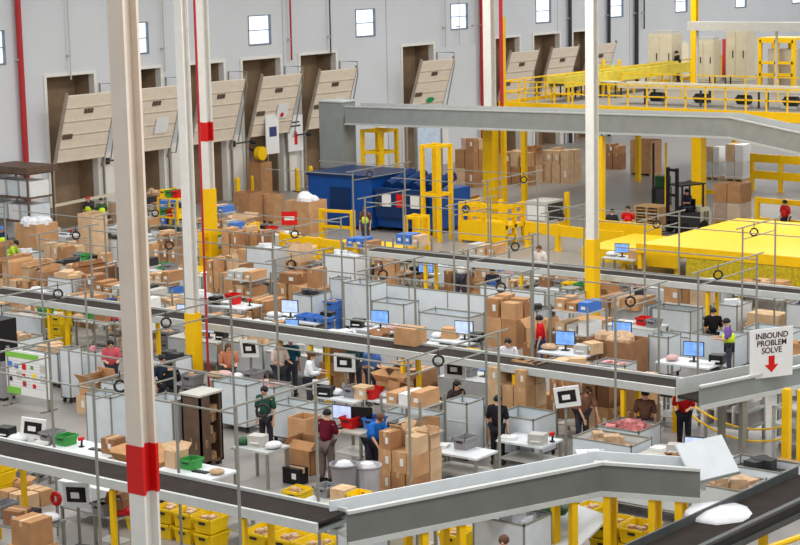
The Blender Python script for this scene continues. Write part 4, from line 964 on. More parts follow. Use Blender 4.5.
person('person in red shirt and jeans beside the carton stack', 541, 372, 120, 'stand', (200, 30, 36), (70, 90, 130))
person('person with black hair just behind the middle belt', 509, 398, 200, 'stand', (220, 220, 224))
person('person in black clothes with back turned by white carts', 713, 364, 30, 'stand', (26, 24, 28), (30, 30, 34))
person('person in purple top and hi-vis vest beside the black clothed worker', 729, 376, 120, 'work', (120, 90, 160), vest=HIVIS)
person('person in pink top behind the white table at the right', 640, 318, 200, 'work', (200, 150, 150), hair=HAIRB)
rk2, _ = rack('grey instrument rack beside the centre column', 560, 584, 340, 290, .9, 4)
# left end of this zone, pallets of cartons
pile('on left pallets, farthest row', 'cream column', -10, 52, 304, [.8, .7], 5, 1, seed=41, side='R', opened=.3)
pile('on left pallets, second row', 'cream column', 54, 122, 306, [.8, .6], 5, 1, seed=42, side='R', opened=.3)
pile('behind yellow bin', 'cream column', 60, 118, 330, [.6, .5], 4, 1, seed=43, side='R', opened=.3)
pile('at left edge below pallets', 'left edge', -16, 40, 326, [.5, .4], 4, 1, seed=44, opened=.2)
pile('right of cream column by middle belt', 'white column', 142, 190, 335, [.7, .5], 3, 1, seed=45, side='R', shades=[KR[1], KR[2], GRN])
x = fit(36, 70, 334, 314, 0, 1.3)
yb2 = thing('yellow_bin', 'large yellow mesh bin among the left pallets', 'bin', (x[0], x[1], 0)); MB().bx(-x[3]/2, x[3]/2, -x[4]/2, x[4]/2, .1, .85).build('tub', OLV, yb2); MB().bx(-x[3]/2-.05, x[3]/2+.05, -x[4]/2-.05, x[4]/2+.05, .82, .9).build('rim', YEL, yb2)
for s in (-1, 1): MB().bx(-x[3]/2, x[3]/2, s*x[4]/2*.8-.08, s*x[4]/2*.8+.08, 0, .1).build('skid', DKM, yb2)
bench('n10', 'grey workbench left of the cream column below the pallets', 70, 124, 352, 1.8, top=GAL2)
# ================================================================ BETWEEN NEAREST AND MIDDLE BELTS
pb = thing('poster_board', 'white information board with lime header at the left edge', 'notice board', at(9, 404), 0)
P0 = at(9, 404); P1 = at(61, 408); L = 1.75
MB().bx(-.03, .03, -L, 0, .35, 1.62).build('board', LABEL, pb)
hd = MB().bx(-.045, -.03, -L*.78, -.02, 1.42, 1.56).build('lime_band', LIME, pb); MB().bx(-.045, -.03, -L*.33, -.02, .36, .55).build('lime_band', LIME, pb)
for y0, z0, s, m in ((.1, 1.12, .16, TOTEB), (.34, 1.1, .14, TOTEB), (.62, 1.1, .16, RED), (.62, .86, .12, RED), (.95, 1.14, .1, GRN), (.12, .72, .12, DKM), (.62, .62, .14, DKRED), (1.0, .6, .12, RED), (.98, .85, .16, YEL2), (.4, .82, .2, GREY), (1.3, 1.1, .2, GREY), (1.3, .8, .2, GREY)):
    MB().bx(-.042, -.03, -y0*L/1.6-s, -y0*L/1.6, z0, z0+s).build('notice', m, pb)
tl = MB()
for k in range(9): tl.bx(-.038, -.03, -L*.95, -L*.06, .6+k*.09, .607+k*.09)
tl.build('rule_lines', GREY, pb)
for s in (-.08, -L+.08): MB().bx(-.04, .04, s-.03, s+.03, 0, 1.7).bx(-.3, .3, s-.03, s+.03, 0, .04).build('stand', ALU, pb)
panel_cart('grey white panel cart beside the information board', 60, 82, 404, 350, .8)
panel_cart('white cart of pink bags right of information board', 80, 108, 394, 352, 1.2, fill=mat('mixed_pink', (190, 130, 140), .7, var=.5, scale=6))
panel_cart('large white panel cart left of the red banded column', 84, 130, 452, 398, 1.3)
panel_cart('large white panel cart right of the red banded column', 146, 192, 466, 402, 1.3)
panel_cart('low white panel cart behind the cream column', 100, 126, 420, 384, 1.2)
x, y, z, a, b, h = fit(182, 222, 470, 398, 0, .8)
db = thing('tall_bin', 'tall dark brown open bin under the yellow column base', 'bin', (x, y, 0)); w = MB()
for q in ((-a/2, -a/2+.05, -b/2, b/2), (a/2-.05, a/2, -b/2, b/2), (-a/2, a/2, b/2-.05, b/2), (-a/2, -a/2+.35, -b/2, -b/2+.05), (a/2-.1, a/2, -b/2, -b/2+.05), (-a/2, a/2, -b/2, b/2-.0) ): 
    w.bx(*q, .1, h if q != (-a/2, a/2, -b/2, b/2) else .16)
w.build('bin_wall', WOODD, db); MB().bx(-a/2-.03, a/2+.03, -b/2-.03, b/2+.03, h, h+.05).build('top_rim', GREY, db)
for sx in (-1, 1):
    for sy in (-1, 1): MB().bx(sx*(a/2-.1)-.06, sx*(a/2-.1)+.06, sy*(b/2-.1)-.06, sy*(b/2-.1)+.06, 0, .1).build('foot', DKM, db)
f = MB(); rg = random.Random(5)
for i in range(26): f.box((rg.uniform(-a*.3, a*.3), rg.uniform(-b*.3, b*.3), rg.uniform(.25, h*.8)), (.3, .25, .2), rg.uniform(0, 3))
f.build('load', mat('mixed_scrap', (150, 120, 90), .7, var=.5, scale=8), db)['kind'] = 'stuff'
person('person in navy overalls right of the red banded column', 164, 416, 250, 'stand', (40, 52, 70), (46, 50, 60))
person('person in black beside the navy overalls worker', 173, 424, 60, 'work', (30, 34, 36), (40, 40, 44), hair=HAIRK)
person('person in red checked shirt left of the cream column', 113, 398, 230, 'work', (200, 90, 100), (60, 60, 70))
person('person in white shirt with brown hair at white bench', 310, 412, 300, 'work', (236, 240, 246), hair=HAIRB, longhair=True, longs=True)
person('person in dark green shirt beside the low white partition', 267, 452, 200, 'stand', (46, 80, 66), (50, 50, 56))
person('person in maroon shirt seen from behind at screen', 327, 482, 8, 'work', (98, 28, 42), (110, 96, 92), scale=1.03)
person('person in blue shirt with brown hair leaning over bench', 372, 478, 260, 'bend', (40, 110, 200), (50, 50, 60), hair=HAIRB)
person('person in blue top and red cap right of framed screens', 372, 404, 240, 'work', (90, 130, 200), cap=RED)
person('person with dark hair behind the tall framed screen', 356, 398, 220, 'stand', (60, 90, 90))
person('person with blond hair and pale top at left benches', 280, 400, 250, 'work', (222, 200, 190), hair=HAIRY, longhair=True)
person('person in teal jacket beside the blond worker', 292, 396, 30, 'stand', (40, 90, 110))
person('person with brown hair at the bench left of framed screens', 230, 402, 230, 'work', (190, 120, 90), hair=HAIRB, longhair=True)
person('person in dark jacket behind tall white wire cart', 498, 464, 20, 'stand', (36, 34, 40), (40, 40, 48))
person('person in dark top behind the framed screen by carton slope', 457, 446, 250, 'stand', (60, 50, 50), longhair=True)
person('person in olive shirt with back turned before carton row', 645, 458, 20, 'stand', (96, 70, 58), (60, 60, 66))
person('person in red top right of the carton row', 684, 450, 200, 'work', (190, 30, 36), (50, 50, 60))
person('person with brown hair crouched below framed screen at right', 582, 448, 240, 'bend', (150, 110, 90), hair=HAIRB)
panel_cart('white panelled bench box before white shirted person', 270, 334, 450, 410, 2.2)
panel_cart('white cart left of dark green shirted person', 212, 264, 434, 386, 1.7)
panel_cart('white cart of pink bags beside the blond worker', 240, 292, 420, 388, 1.6, fill=PINK)
panel_cart('tall white wire cart of shelves before dark jacket worker', 446, 486, 462, 404, .9, shelf=True)
panel_cart('wide white cart before the carton slope', 496, 560, 464, 420, 1.1)
panel_cart('long white cart left of tall wire cart', 384, 448, 462, 418, 1.8)
panel_cart('white cart of red goods before olive shirted worker', 600, 666, 476, 432, 1.1, fill=mat('red_mix', (204, 130, 130), .7, var=.5, scale=7))
bench('m1', 'workbench in front of maroon shirted person', 330, 384, 470, 1.1, top=GREY)
bench('m2', 'white workbench behind the framed screens', 208, 262, 416, 1.8)
bench('m3', 'white workbench right of white shirted person', 316, 372, 436, 1.8)
bench('m4', 'white workbench behind the long white cart', 360, 430, 440, 1.8)
bench('m5', 'white sheet table behind the grey chute', 428, 500, 490, 1.6, .75, WHT)
bench('m6', 'white sheet table below the wide white cart', 498, 566, 478, 1.4, .75, WHT)
bench('m7', 'dark workbench behind the yellow chain', 652, 706, 432, 1.4, top=DKM)
bench('m8', 'grey workbench below the right framed screen', 556, 602, 440, 1.4, top=GAL2)
bench('m9', 'grey workbench at left edge above the nearest belt', -14, 58, 484, 2.0, top=GAL2)
bench('m10', 'grey metal workbench left of the carton heap', 232, 290, 490, 1.3, top=GAL2, shelf=False)
monitor('blue screen in front of maroon shirted person', on('m1', 343), .15, SCRW)
monitor('dark monitor on bench beside the blue shirted person', on('m1', 362), .3, SCRK)
framed('framed black screen above the left end of nearest belt', 37, 476, rz=.5, tilt=.12, top=1.45)
framed('framed black screen beside person with brown hair at benches', 251, 398, rz=.1, top=1.7, tilt=-.1)
framed('framed black screen left of the person in blue top', 346, 412, rz=.3, top=1.65)
framed('framed black screen beside tall wire cart', 456, 424, rz=.2, top=1.75)
framed('framed black screen at right beneath the middle belt', 566, 462, rz=.5, tilt=-.15, top=1.9)
framed('framed black screen behind white machine left', 322, 424, rz=.1, top=1.2, w=.5)
bin_('grey waste bin behind the grey chute start', 345, 503, .31, .95)
bin_('pale grey waste bin beside the carton heap', 368, 500, .31, .85, mat('bin_pale', (182, 180, 184), .5))
gaylord('tall brown bulk box behind maroon shirted person', 288, 322, 466, 420, 1.0, KR[0], None)
lcarton('open brown carton in front of tall bulk box', 284, 326, 476, 452, 0, 1.3, KR[1], True)
o = lcarton('black crate at the foot of the brown bulk box', 282, 308, 486, 470, 0, 1.6, BLK)
pile('beside the grey waste bins', 'grey waste bin', 378, 444, 500, [.55, .5, .45], 3, 2, seed=51, opened=.5, shades=[KR[0], KR[1], KR[2]])
pile('left of long white cart', 'framed screen', 372, 414, 402, [.5, .5], 2, 2, z0=0, seed=52)
pile('sloping behind dark jacket worker', 'framed screen', 488, 550, 446, [.9, .6, .5], 3, 2, seed=53, opened=.4, shades=[KR[0], KR[2], KR[0]])
pile('in row behind olive shirted worker', 'red topped worker', 584, 668, 448, [.9, .7], 4, 1, seed=54, side='R', opened=.3)
pile('below left framed screen', 'framed screen', 214, 250, 412, [.5], 2, 1, seed=55)
pile('under the middle belt by white carts', 'tall wire cart', 396, 440, 410, [.6, .5], 3, 1, seed=56, side='R')
pile('under middle belt near right framed screen', 'right framed screen', 540, 584, 420, [.6, .5], 3, 1, seed=57, side='R')
lcarton('large flat open carton held on white bench by blue top person', 376, 414, 398, 384, .9, 1.4, KR[0], True)
# bench clutter
def clutter(key, where, items):
    for px, kind in items:
        p = on(key, px)
        lb = '%s on %s' % (kind, where)
        if 'carton' in kind: carton_at(p.x, p.y, p.z+.002, .4, .45, .32, rnd.choice(KR), rnd.uniform(-.4, .4), 'open' in kind, lb)
        elif 'tote' in kind: tote(lb, p.x, p.y, p.z+.002, .5, .38, .28, {'yellow': YEL2, 'red': RED, 'blue': TOTEB, 'grey': TOTEG, 'green': GRN}[kind.split()[0]])
        elif 'printer' in kind:
            o = thing('label_printer', lb, 'printer', p+Vector((0, 0, .002)), .2); MB().bx(-.16, .16, -.2, .2, 0, .26).build('body', BLK if 'black' in kind else GREY, o); MB().bx(-.2, -.16, -.12, .12, .08, .11).build('paper_slot', LABEL, o)
        elif 'paper' in kind: 
            o = MB().bx(-.15, .15, -.2, .2, 0, .05).bx(-.14, .15, -.21, .18, .05, .07).build('paper_stack', LABEL); o.location = p+Vector((0, 0, .002)); o.rotation_euler = (0, 0, .3); tag(o, lb, 'paper')
        elif 'bag' in kind: pillow_bag(lb, p.x, p.y, p.z+.002, .24, {'white': BAG, 'pink': PINK, 'brown': TAN, 'green': DKGRN, 'red': RED}[kind.split()[0]])
        elif 'bottle' in kind:
            o = thing('bottle', lb, 'bottle', p+Vector((0, 0, .002))); MB().lathe([(.05, 0), (.055, .02), (.055, .18), (.025, .23), (.02, .25)], 10).build('body', WHT, o); MB().lathe([(.026, .25), (.026, .29)], 10).build('cap', RED, o)
        elif 'keyboard' in kind:
            o = thing('keyboard', lb, 'keyboard', p+Vector((-.1, 0, .002)), .2); MB().bx(-.08, .08, -.22, .22, 0, .02).build('case', BLK, o); MB().bx(-.07, .07, -.21, .21, .02, .028).build('keys', DKM, o)
        elif 'scanner' in kind:
            o = thing('hand_scanner', lb, 'scanner', p+Vector((0, 0, .002))); MB().bx(-.05, .05, -.05, .05, 0, .03).build('cradle', DKM, o); MB().cyl((0, 0, .03), (.03, 0, .18), .025).build('grip', BLK, o); MB().bx(-.08, .07, -.035, .035, .17, .24).build('head', RED, o)
clutter('o1', 'dark bench behind the far belt', [(408, 'brown bag'), (416, 'black printer'), (434, 'white paper stack')])
clutter('o2', 'pale bench near blue vest worker', [(512, 'pink bag'), (524, 'grey tote'), (538, 'white paper stack'), (548, 'closed carton')])
clutter('o3', 'pale bench right of centre column', [(612, 'white bag'), (636, 'small carton')])
clutter('o4', 'pale bench under the yellow net', [(704, 'small carton'), (722, 'white bag'), (734, 'black printer')])
clutter('n2', 'white bench at middle belt left end', [(216, 'black printer'), (226, 'white bag'), (250, 'black scanner')])
clutter('n1', 'white bench with blue totes', [(274, 'white bag'), (282, 'keyboard'), (329, 'black printer')])
clutter('n3', 'white bench under white cart row', [(358, 'black printer'), (368, 'white bag'), (394, 'pink bag')])
clutter('n4', 'white bench near long low cart', [(438, 'white bag'), (450, 'small carton'), (476, 'black printer')])
clutter('n5', 'white bench under centre column', [(550, 'brown bag'), (582, 'grey printer'), (592, 'small carton')])
clutter('n7', 'white bench left of the sign', [(672, 'pink bag'), (708, 'white paper stack'), (718, 'black printer')])
clutter('n10', 'grey bench left of cream column', [(80, 'brown bag'), (92, 'green tote'), (104, 'small carton'), (114, 'red bag')])
clutter('m1', 'bench before maroon shirted person', [(336, 'keyboard'), (352, 'red tote'), (374, 'blue tote')])
clutter('m2', 'white bench behind framed screens', [(216, 'brown bag'), (224, 'pink bag'), (238, 'white bag'), (254, 'grey tote')])
clutter('m3', 'bench right of white shirted person', [(326, 'black printer'), (334, 'white bag'), (354, 'grey tote'), (364, 'small carton')])
clutter('m4', 'white bench behind long white cart', [(372, 'red tote'), (386, 'white bag'), (398, 'open carton'), (410, 'brown bag'), (420, 'red bag')])
clutter('m5', 'white sheet table behind grey chute', [(440, 'white paper stack'), (466, 'grey tote')])
clutter('m6', 'white sheet table below wide white cart', [(508, 'white paper stack'), (538, 'grey printer'), (552, 'red scanner')])
clutter('m7', 'dark bench behind yellow chain', [(660, 'black printer'), (672, 'red tote'), (686, 'small carton'), (698, 'white bag')])
clutter('m8', 'grey bench below right framed screen', [(568, 'brown bag'), (580, 'black printer'), (592, 'white bag')])
clutter('m9', 'grey bench above left end of nearest belt', [(6, 'black printer'), (18, 'white bag'), (44, 'white paper stack'), (54, 'grey tote')])
clutter('m10', 'metal bench left of carton heap', [(244, 'green bag'), (258, 'grey printer'), (274, 'white bag')])
# ================================================================ NEAR RIGHT
cp = thing('safety_chain', 'yellow plastic chain sagging between yellow posts at right', 'chain', (0, 0, 0))
A = at(676, 432); B = at(786, 470)
for q in (A, B): pass
pts = [Vector((A.x+(B.x-A.x)*t, A.y+(B.y-A.y)*t, 1.1-.55*4*t*(1-t)*.8)) for t in [i/14 for i in range(15)]]
MB().tube(pts, .028).build('chain', YEL, cp); MB().tube([p-Vector((0, 0, .3)) for p in pts], .028).build('chain', YEL, cp)
for q, h in ((A, 1.3), ): MB().bx(q.x-.07, q.x+.07, q.y-.07, q.y+.07, 0, h).build('post', YEL, cp)
yp2 = thing('guard_bollard', 'tall yellow post at the right edge under the sign', 'post', (B.x, B.y, 0)); MB().bx(-.09, .09, -.09, .09, 0, 2.0).build('post', YEL, yp2); MB().bx(-.16, .16, -.16, .16, 0, .03).build('base_plate', YEL, yp2)
yp3 = thing('guard_bollard', 'yellow post at the right photo edge', 'post', at(801, 476)); MB().bx(-.09, .09, -.09, .09, 0, 2.1).build('post', YEL, yp3); MB().bx(-.16, .16, -.16, .16, 0, .03).build('base_plate', YEL, yp3)
rackR, rd = rack('metal frame rack of white sheets behind the yellow chain', 708, 772, 446, 396, 1.2, 3, GAL2)
rackS, rs_ = rack('metal frame rack at the right photo edge', 776, 830, 462, 412, 1.2, 3, GAL2)
for i in range(5):
    o = MB().bx(-.6, .6, -.02, .02, 0, .55).build('sheet', LABEL if i % 2 else mat('sheet_grey', (190, 180, 176), .6)); o.location = (rd[0], rd[1]-rd[3]*.4+rd[3]*.2*i, rd[4]/3+.002); tag(o, 'upright sheet on the lower shelf of metal frame rack, %s the chain post' % ('nearest' if i == 4 else ORD[4-i]+' from'), 'sheet', 'sheets on the metal rack')
for i, (px, yb) in enumerate(((742, 492), (764, 486), (790, 482))):
    x, y, z, a, b, h = fit(px-16, px+14, yb, yb-6, 0, 1.2)
    for k in range(3): 
        o = thing('wooden_pallet', 'pallet near incline belt, %s stack from the white sheet, %s' % (('first', 'second', 'third')[i], ('lowest', 'middle', 'topmost')[k]), 'pallet', (x, y, k*.14), 0, 'pallets near the incline belt'); pallet_parts(o, a, b)
# problem solve sign on the guarded chute
def textmesh(body, size, m, parent, loc, rot, name='lettering'):
    cu = bpy.data.curves.new(name, 'FONT'); cu.body = body; cu.size = size; cu.align_x = 'CENTER'; cu.extrude = .004; cu.offset = size*.012
    t = bpy.data.objects.new(name, cu); C.objects.link(t); dg = bpy.context.evaluated_depsgraph_get()
    me = bpy.data.meshes.new_from_object(t.evaluated_get(dg)); bpy.data.objects.remove(t)
    me.materials.clear(); me.materials.append(m); o = bpy.data.objects.new(name, me); C.objects.link(o); o.parent = parent; o.location = loc; o.rotation_euler = rot; return o
a = at(688, 384, 2.2); b = at(830, 355, 2.2); ang = math.atan2(b.y-a.y, b.x-a.x)
n = Vector((math.sin(ang), -math.cos(ang), 0)); A2 = Vector((a.x, a.y, 0))+n*.5
zb = min((abs((at(771, 377, k/100)-A2-Vector((0, 0, k/100))).dot(n)), k/100) for k in range(50, 300))[1]
sc = at(771, 377, zb)
sn = thing('hanging_sign', 'white sign reading INBOUND PROBLEM SOLVE with a red arrow', 'sign', sc, ang-math.radians(13))
d_ = dep(sc); SW = 39/FPX*d_/.78; SH = 50/FPX*d_
MB().bx(-SW/2, SW/2, -.015, .015, 0, SH).build('board', LABEL, sn)
INK = mat('sign_ink', (70, 30, 36), .5, var=.02)
for i, s in enumerate(('INBOUND', 'PROBLEM', 'SOLVE')): textmesh(s, SW*.165, INK, sn, (0, -.02, SH*(.8-.15*i)), (PI/2, 0, 0))
MB().prism([(-.07*SW, .44*SH), (.07*SW, .44*SH), (.07*SW, .26*SH), (.16*SW, .26*SH), (0, .1*SH), (-.16*SW, .26*SH), (-.07*SW, .26*SH)], 'y', -.022, -.015).build('red_arrow', RED, sn)
for s in (-1, 1): MB().cyl((s*SW*.4, .0, SH*.3), (s*SW*.4, .06, SH*.3), .02).build('bracket', DKM, sn)
# ================================================================ NEAR SIDE OF THE NEAREST BELT
bench('f1', 'steel workbench at the lower left corner', -30, 62, 574, 1.6, .9, GAL)
bench('f2', 'cluttered steel workbench left of the red banded column', 90, 134, 560, 1.4, .9, GAL2)
bench('f3', 'white workbench under the grey chute', 485, 560, 566, 1.2, .9, LABEL)
bench('f4', 'white workbench at the bottom between yellow totes', 214, 280, 550, 1.2, .7, WHT)
bench('f5', 'white workbench below yellow posts under chute', 380, 440, 566, 1.3, .8, WHT)
pile('lower left corner below belt', 'framed screen', -8, 50, 512, [.45], 3, 2, z0=0, seed=61, side='R', shades=[KR[0], KR[2]])
for px, kind in ((4, 'grey tote'), ): clutter('f1', 'lower left steel bench', [(px, kind), (18, 'closed carton'), (30, 'black printer'), (50, 'white bag')])
clutter('f2', 'cluttered bench by red banded column', [(98, 'white bag'), (106, 'grey tote'), (112, 'black printer'), (120, 'open carton'), (126, 'red bag')])
clutter('f3', 'white bench under grey chute', [(500, 'white paper stack'), (512, 'yellow tote'), (530, 'red bag'), (546, 'black printer')])
clutter('f4', 'white bench between yellow totes', [(226, 'white bag'), (240, 'pink bag'), (256, 'small carton')])
framed('framed black screen at lower left beside red flower tape', 79, 548, rz=.25, top=1.45, tilt=-.06, w=.66)
rt = thing('tape_roll', 'red tape roll on a stand at the lower left', 'tape', at(58, 536)); MB().cyl((0, 0, 0), (0, 0, .75), .02).build('stand', ALU, rt); MB().tube([(0, .12*math.cos(i*PI/8), .85+.12*math.sin(i*PI/8)) for i in range(16)], .055, 6, True).build('roll', RED, rt)
def ystack(nm, px, py, rows, where, a=.62, b=.46, cols=2):
    p = at(px, py)
    for c in range(cols):
        for k in range(rows): tote('yellow tote %s, %s column %s' % (where, ('nearer', 'farther')[c] if cols > 1 else 'single', ('lowest', 'second', 'topmost')[k] if rows == 3 else ('lower', 'upper')[k] if rows == 2 else 'only'), p.x+.0, p.y+c*(b+.1), k*.345, a, b, .34, YEL2, .05*k, 'yellow totes '+where, TAN if k == rows-1 else None)
ystack('s', 192, 540, 2, 'below belt right of red banded column', .62, .5)
ystack('s', 212, 546, 2, 'below belt beside white bench', .62, .5, 1)
ystack('s', 292, 566, 2, 'at bottom centre under belt', .8, .62)
ystack('s', 320, 572, 2, 'at bottom centre right group', .8, .62, 1)
ystack('s', 640, 556, 2, 'beneath grey chute at right', .8, .6)
ystack('s', 458, 562, 2, 'between yellow posts under chute', .7, .5, 1)
ystack('s', 590, 520, 1, 'behind white sloped panel', .6, .45, 1)
person('person in pink top bending under the grey chute', 506, 622, 200, 'work', (226, 170, 176), (60, 60, 70), hair=HAIRB)
person('person in black at the bottom edge left of yellow totes', 416, 640, 160, 'work', (24, 24, 28), (30, 30, 36))
gb = pillow_bag('dark green bag on bench under the grey chute', *on('f3', 556), .4, DKGRN)
p = at(556, 566); sp = thing('sloped_sheet', 'white sloped sheet panel at the bottom under grey chute', 'panel', (p.x, p.y, 0), -.3)
MB().add([(-.2, -.55, .35), (1.0, -.55, 1.0), (1.0, .55, 1.0), (-.2, .55, .35), (-.2, -.55, .3), (1.0, -.55, .95), (1.0, .55, .95), (-.2, .55, .3)], [(0, 1, 2, 3), (7, 6, 5, 4), (0, 4, 5, 1), (1, 5, 6, 2), (2, 6, 7, 3), (3, 7, 4, 0)]).build('sheet', WHT, sp)
for s in (-.5, .5): MB().bx(.9, .96, s-.03, s+.03, 0, .9).build('leg', ALU, sp); MB().bx(-.1, -.04, s-.03, s+.03, 0, .32).build('leg', ALU, sp)
x = fit(738, 756, 510, 486, 0, 1); fs = thing('floor_sign', 'yellow folding floor sign beside the incline belt', 'floor sign', (x[0], x[1], 0))
MB().add([(-.25, -.3, 0), (-.25, .3, 0), (0, .12, .75), (0, -.12, .75), (-.22, -.3, 0), (-.22, .3, 0), (.03, .12, .75), (.03, -.12, .75)], [(0, 1, 2, 3), (7, 6, 5, 4), (0, 4, 5, 1), (1, 5, 6, 2), (2, 6, 7, 3), (3, 7, 4, 0)]).build('front_board', YEL, fs)
MB().add([(.25, -.3, 0), (.25, .3, 0), (0, .12, .75), (0, -.12, .75), (.28, -.3, 0), (.28, .3, 0), (.03, .12, .75), (.03, -.12, .75)], [(0, 1, 2, 3), (7, 6, 5, 4), (0, 4, 5, 1), (1, 5, 6, 2), (2, 6, 7, 3), (3, 7, 4, 0)]).build('rear_board', YEL, fs)
ws = thing('white_sheet', 'crumpled white plastic sheet over the incline belt top', 'sheet', at(722, 512, 1.6)); MB().lathe([(.75, -.1), (.7, .02), (.4, .1), (.02, .13)], 9).build('sheet', BAG, ws, True)
# dark cabinet at the left edge
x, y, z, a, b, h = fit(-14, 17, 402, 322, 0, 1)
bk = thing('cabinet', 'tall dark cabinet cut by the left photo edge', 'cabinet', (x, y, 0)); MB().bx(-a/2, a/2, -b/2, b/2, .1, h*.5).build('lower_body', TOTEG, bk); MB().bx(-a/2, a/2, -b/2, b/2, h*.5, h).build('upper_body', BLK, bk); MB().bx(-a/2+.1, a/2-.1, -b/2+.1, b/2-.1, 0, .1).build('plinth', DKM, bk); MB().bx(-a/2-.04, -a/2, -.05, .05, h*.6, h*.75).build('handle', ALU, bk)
# ================================================================ DENSE STATION ROWS (every free bay along the belts)
bpy.context.view_layer.update()
OCC = []
def foot(o, sub=True):
    for c in [o]+list(o.children_recursive):
        if c.type != 'MESH': continue
        ws = [c.matrix_world @ Vector(v) for v in c.bound_box]
        zs = [w.z for w in ws]
        if min(zs) > 1.3: continue
        OCC.append((min(w.x for w in ws), max(w.x for w in ws), min(w.y for w in ws), max(w.y for w in ws)))
for o in list(bpy.context.scene.objects):
    if o.parent or o.name.startswith(('floor', 'wall', 'trim', 'camera', 'mezz')): continue
    foot(o)
def free(x0, x1, y0, y1, g=.06):
    return not any(a < x1+g and b > x0-g and c < y1+g and d > y0-g for a, b, c, d in OCC)
def vis(x, y, z=.5):
    px, py = pj((x, y, z)); return -12 < px < 812 and py < 560
NOFILL = [(-20, 385, 66, 470), (278, 238, 362, 276), (205, 436, 352, 518), (422, 445, 566, 500)]
fg = random.Random(21); rnd.seed(99)
def st_cart(x, y, a, b, k):
    h = fg.uniform(1.0, 1.35); p = thing('panel_cart', '', 'cart', (x, y, 0)); 
    m = fg.choice([WHT, WHT2]); z0 = .14; c = .035; fr = MB()
    for sx in (-1, 1):
        for sy in (-1, 1): fr.bx(sx*(a/2-c/2)-c/2, sx*(a/2-c/2)+c/2, sy*(b/2-c/2)-c/2, sy*(b/2-c/2)+c/2, z0, h+.03)
    for s in (-1, 1): fr.bx(-a/2, a/2, s*(b/2-c/2)-c/2, s*(b/2-c/2)+c/2, h-c, h); fr.bx(s*(a/2-c/2)-c/2, s*(a/2-c/2)+c/2, -b/2, b/2, h-c, h)
    fr.build('frame', ALU, p)
    for q in ((-a/2+.008, -a/2+.02, -b/2+c, b/2-c), (a/2-.02, a/2-.008, -b/2+c, b/2-c), (-a/2+c, a/2-c, -b/2+.008, -b/2+.02), (-a/2+c, a/2-c, b/2-.02, b/2-.008)): MB().bx(*q, z0+c, h-c).build('side_panel', m, p)
    MB().bx(-a/2, a/2, -b/2, b/2, z0, z0+.02).build('base', m, p)
    f = MB(); col = fg.choice([('mixed brown', KR[2]), ('white', BAG), ('white', BAG), ('tan', TAN), ('dark', DKM)])
    for i in range(10):
        s = fg.uniform(.2, .36)*min(a, b); f.box((fg.uniform(-a*.24, a*.24), fg.uniform(-b*.26, b*.26), h-.15+fg.uniform(-.1, .16)), (s, s*1.3, s), fg.uniform(0, 3))
    f.bx(-a/2+.05, a/2-.05, -b/2+.05, b/2-.05, .2, h-.2); f.build('load', col[1], p)['kind'] = 'stuff'
    for sx in (-1, 1):
        for sy in (-1, 1): MB().cyl((sx*(a/2-.07), sy*(b/2-.07)-.02, .06), (sx*(a/2-.07), sy*(b/2-.07)+.02, .06), .06, 8).bx(sx*(a/2-.07)-.03, sx*(a/2-.07)+.03, sy*(b/2-.07)-.03, sy*(b/2-.07)+.03, .07, z0).build('caster', DKM, p)
    return [(p, 'white panel cart of %s goods' % col[0])]
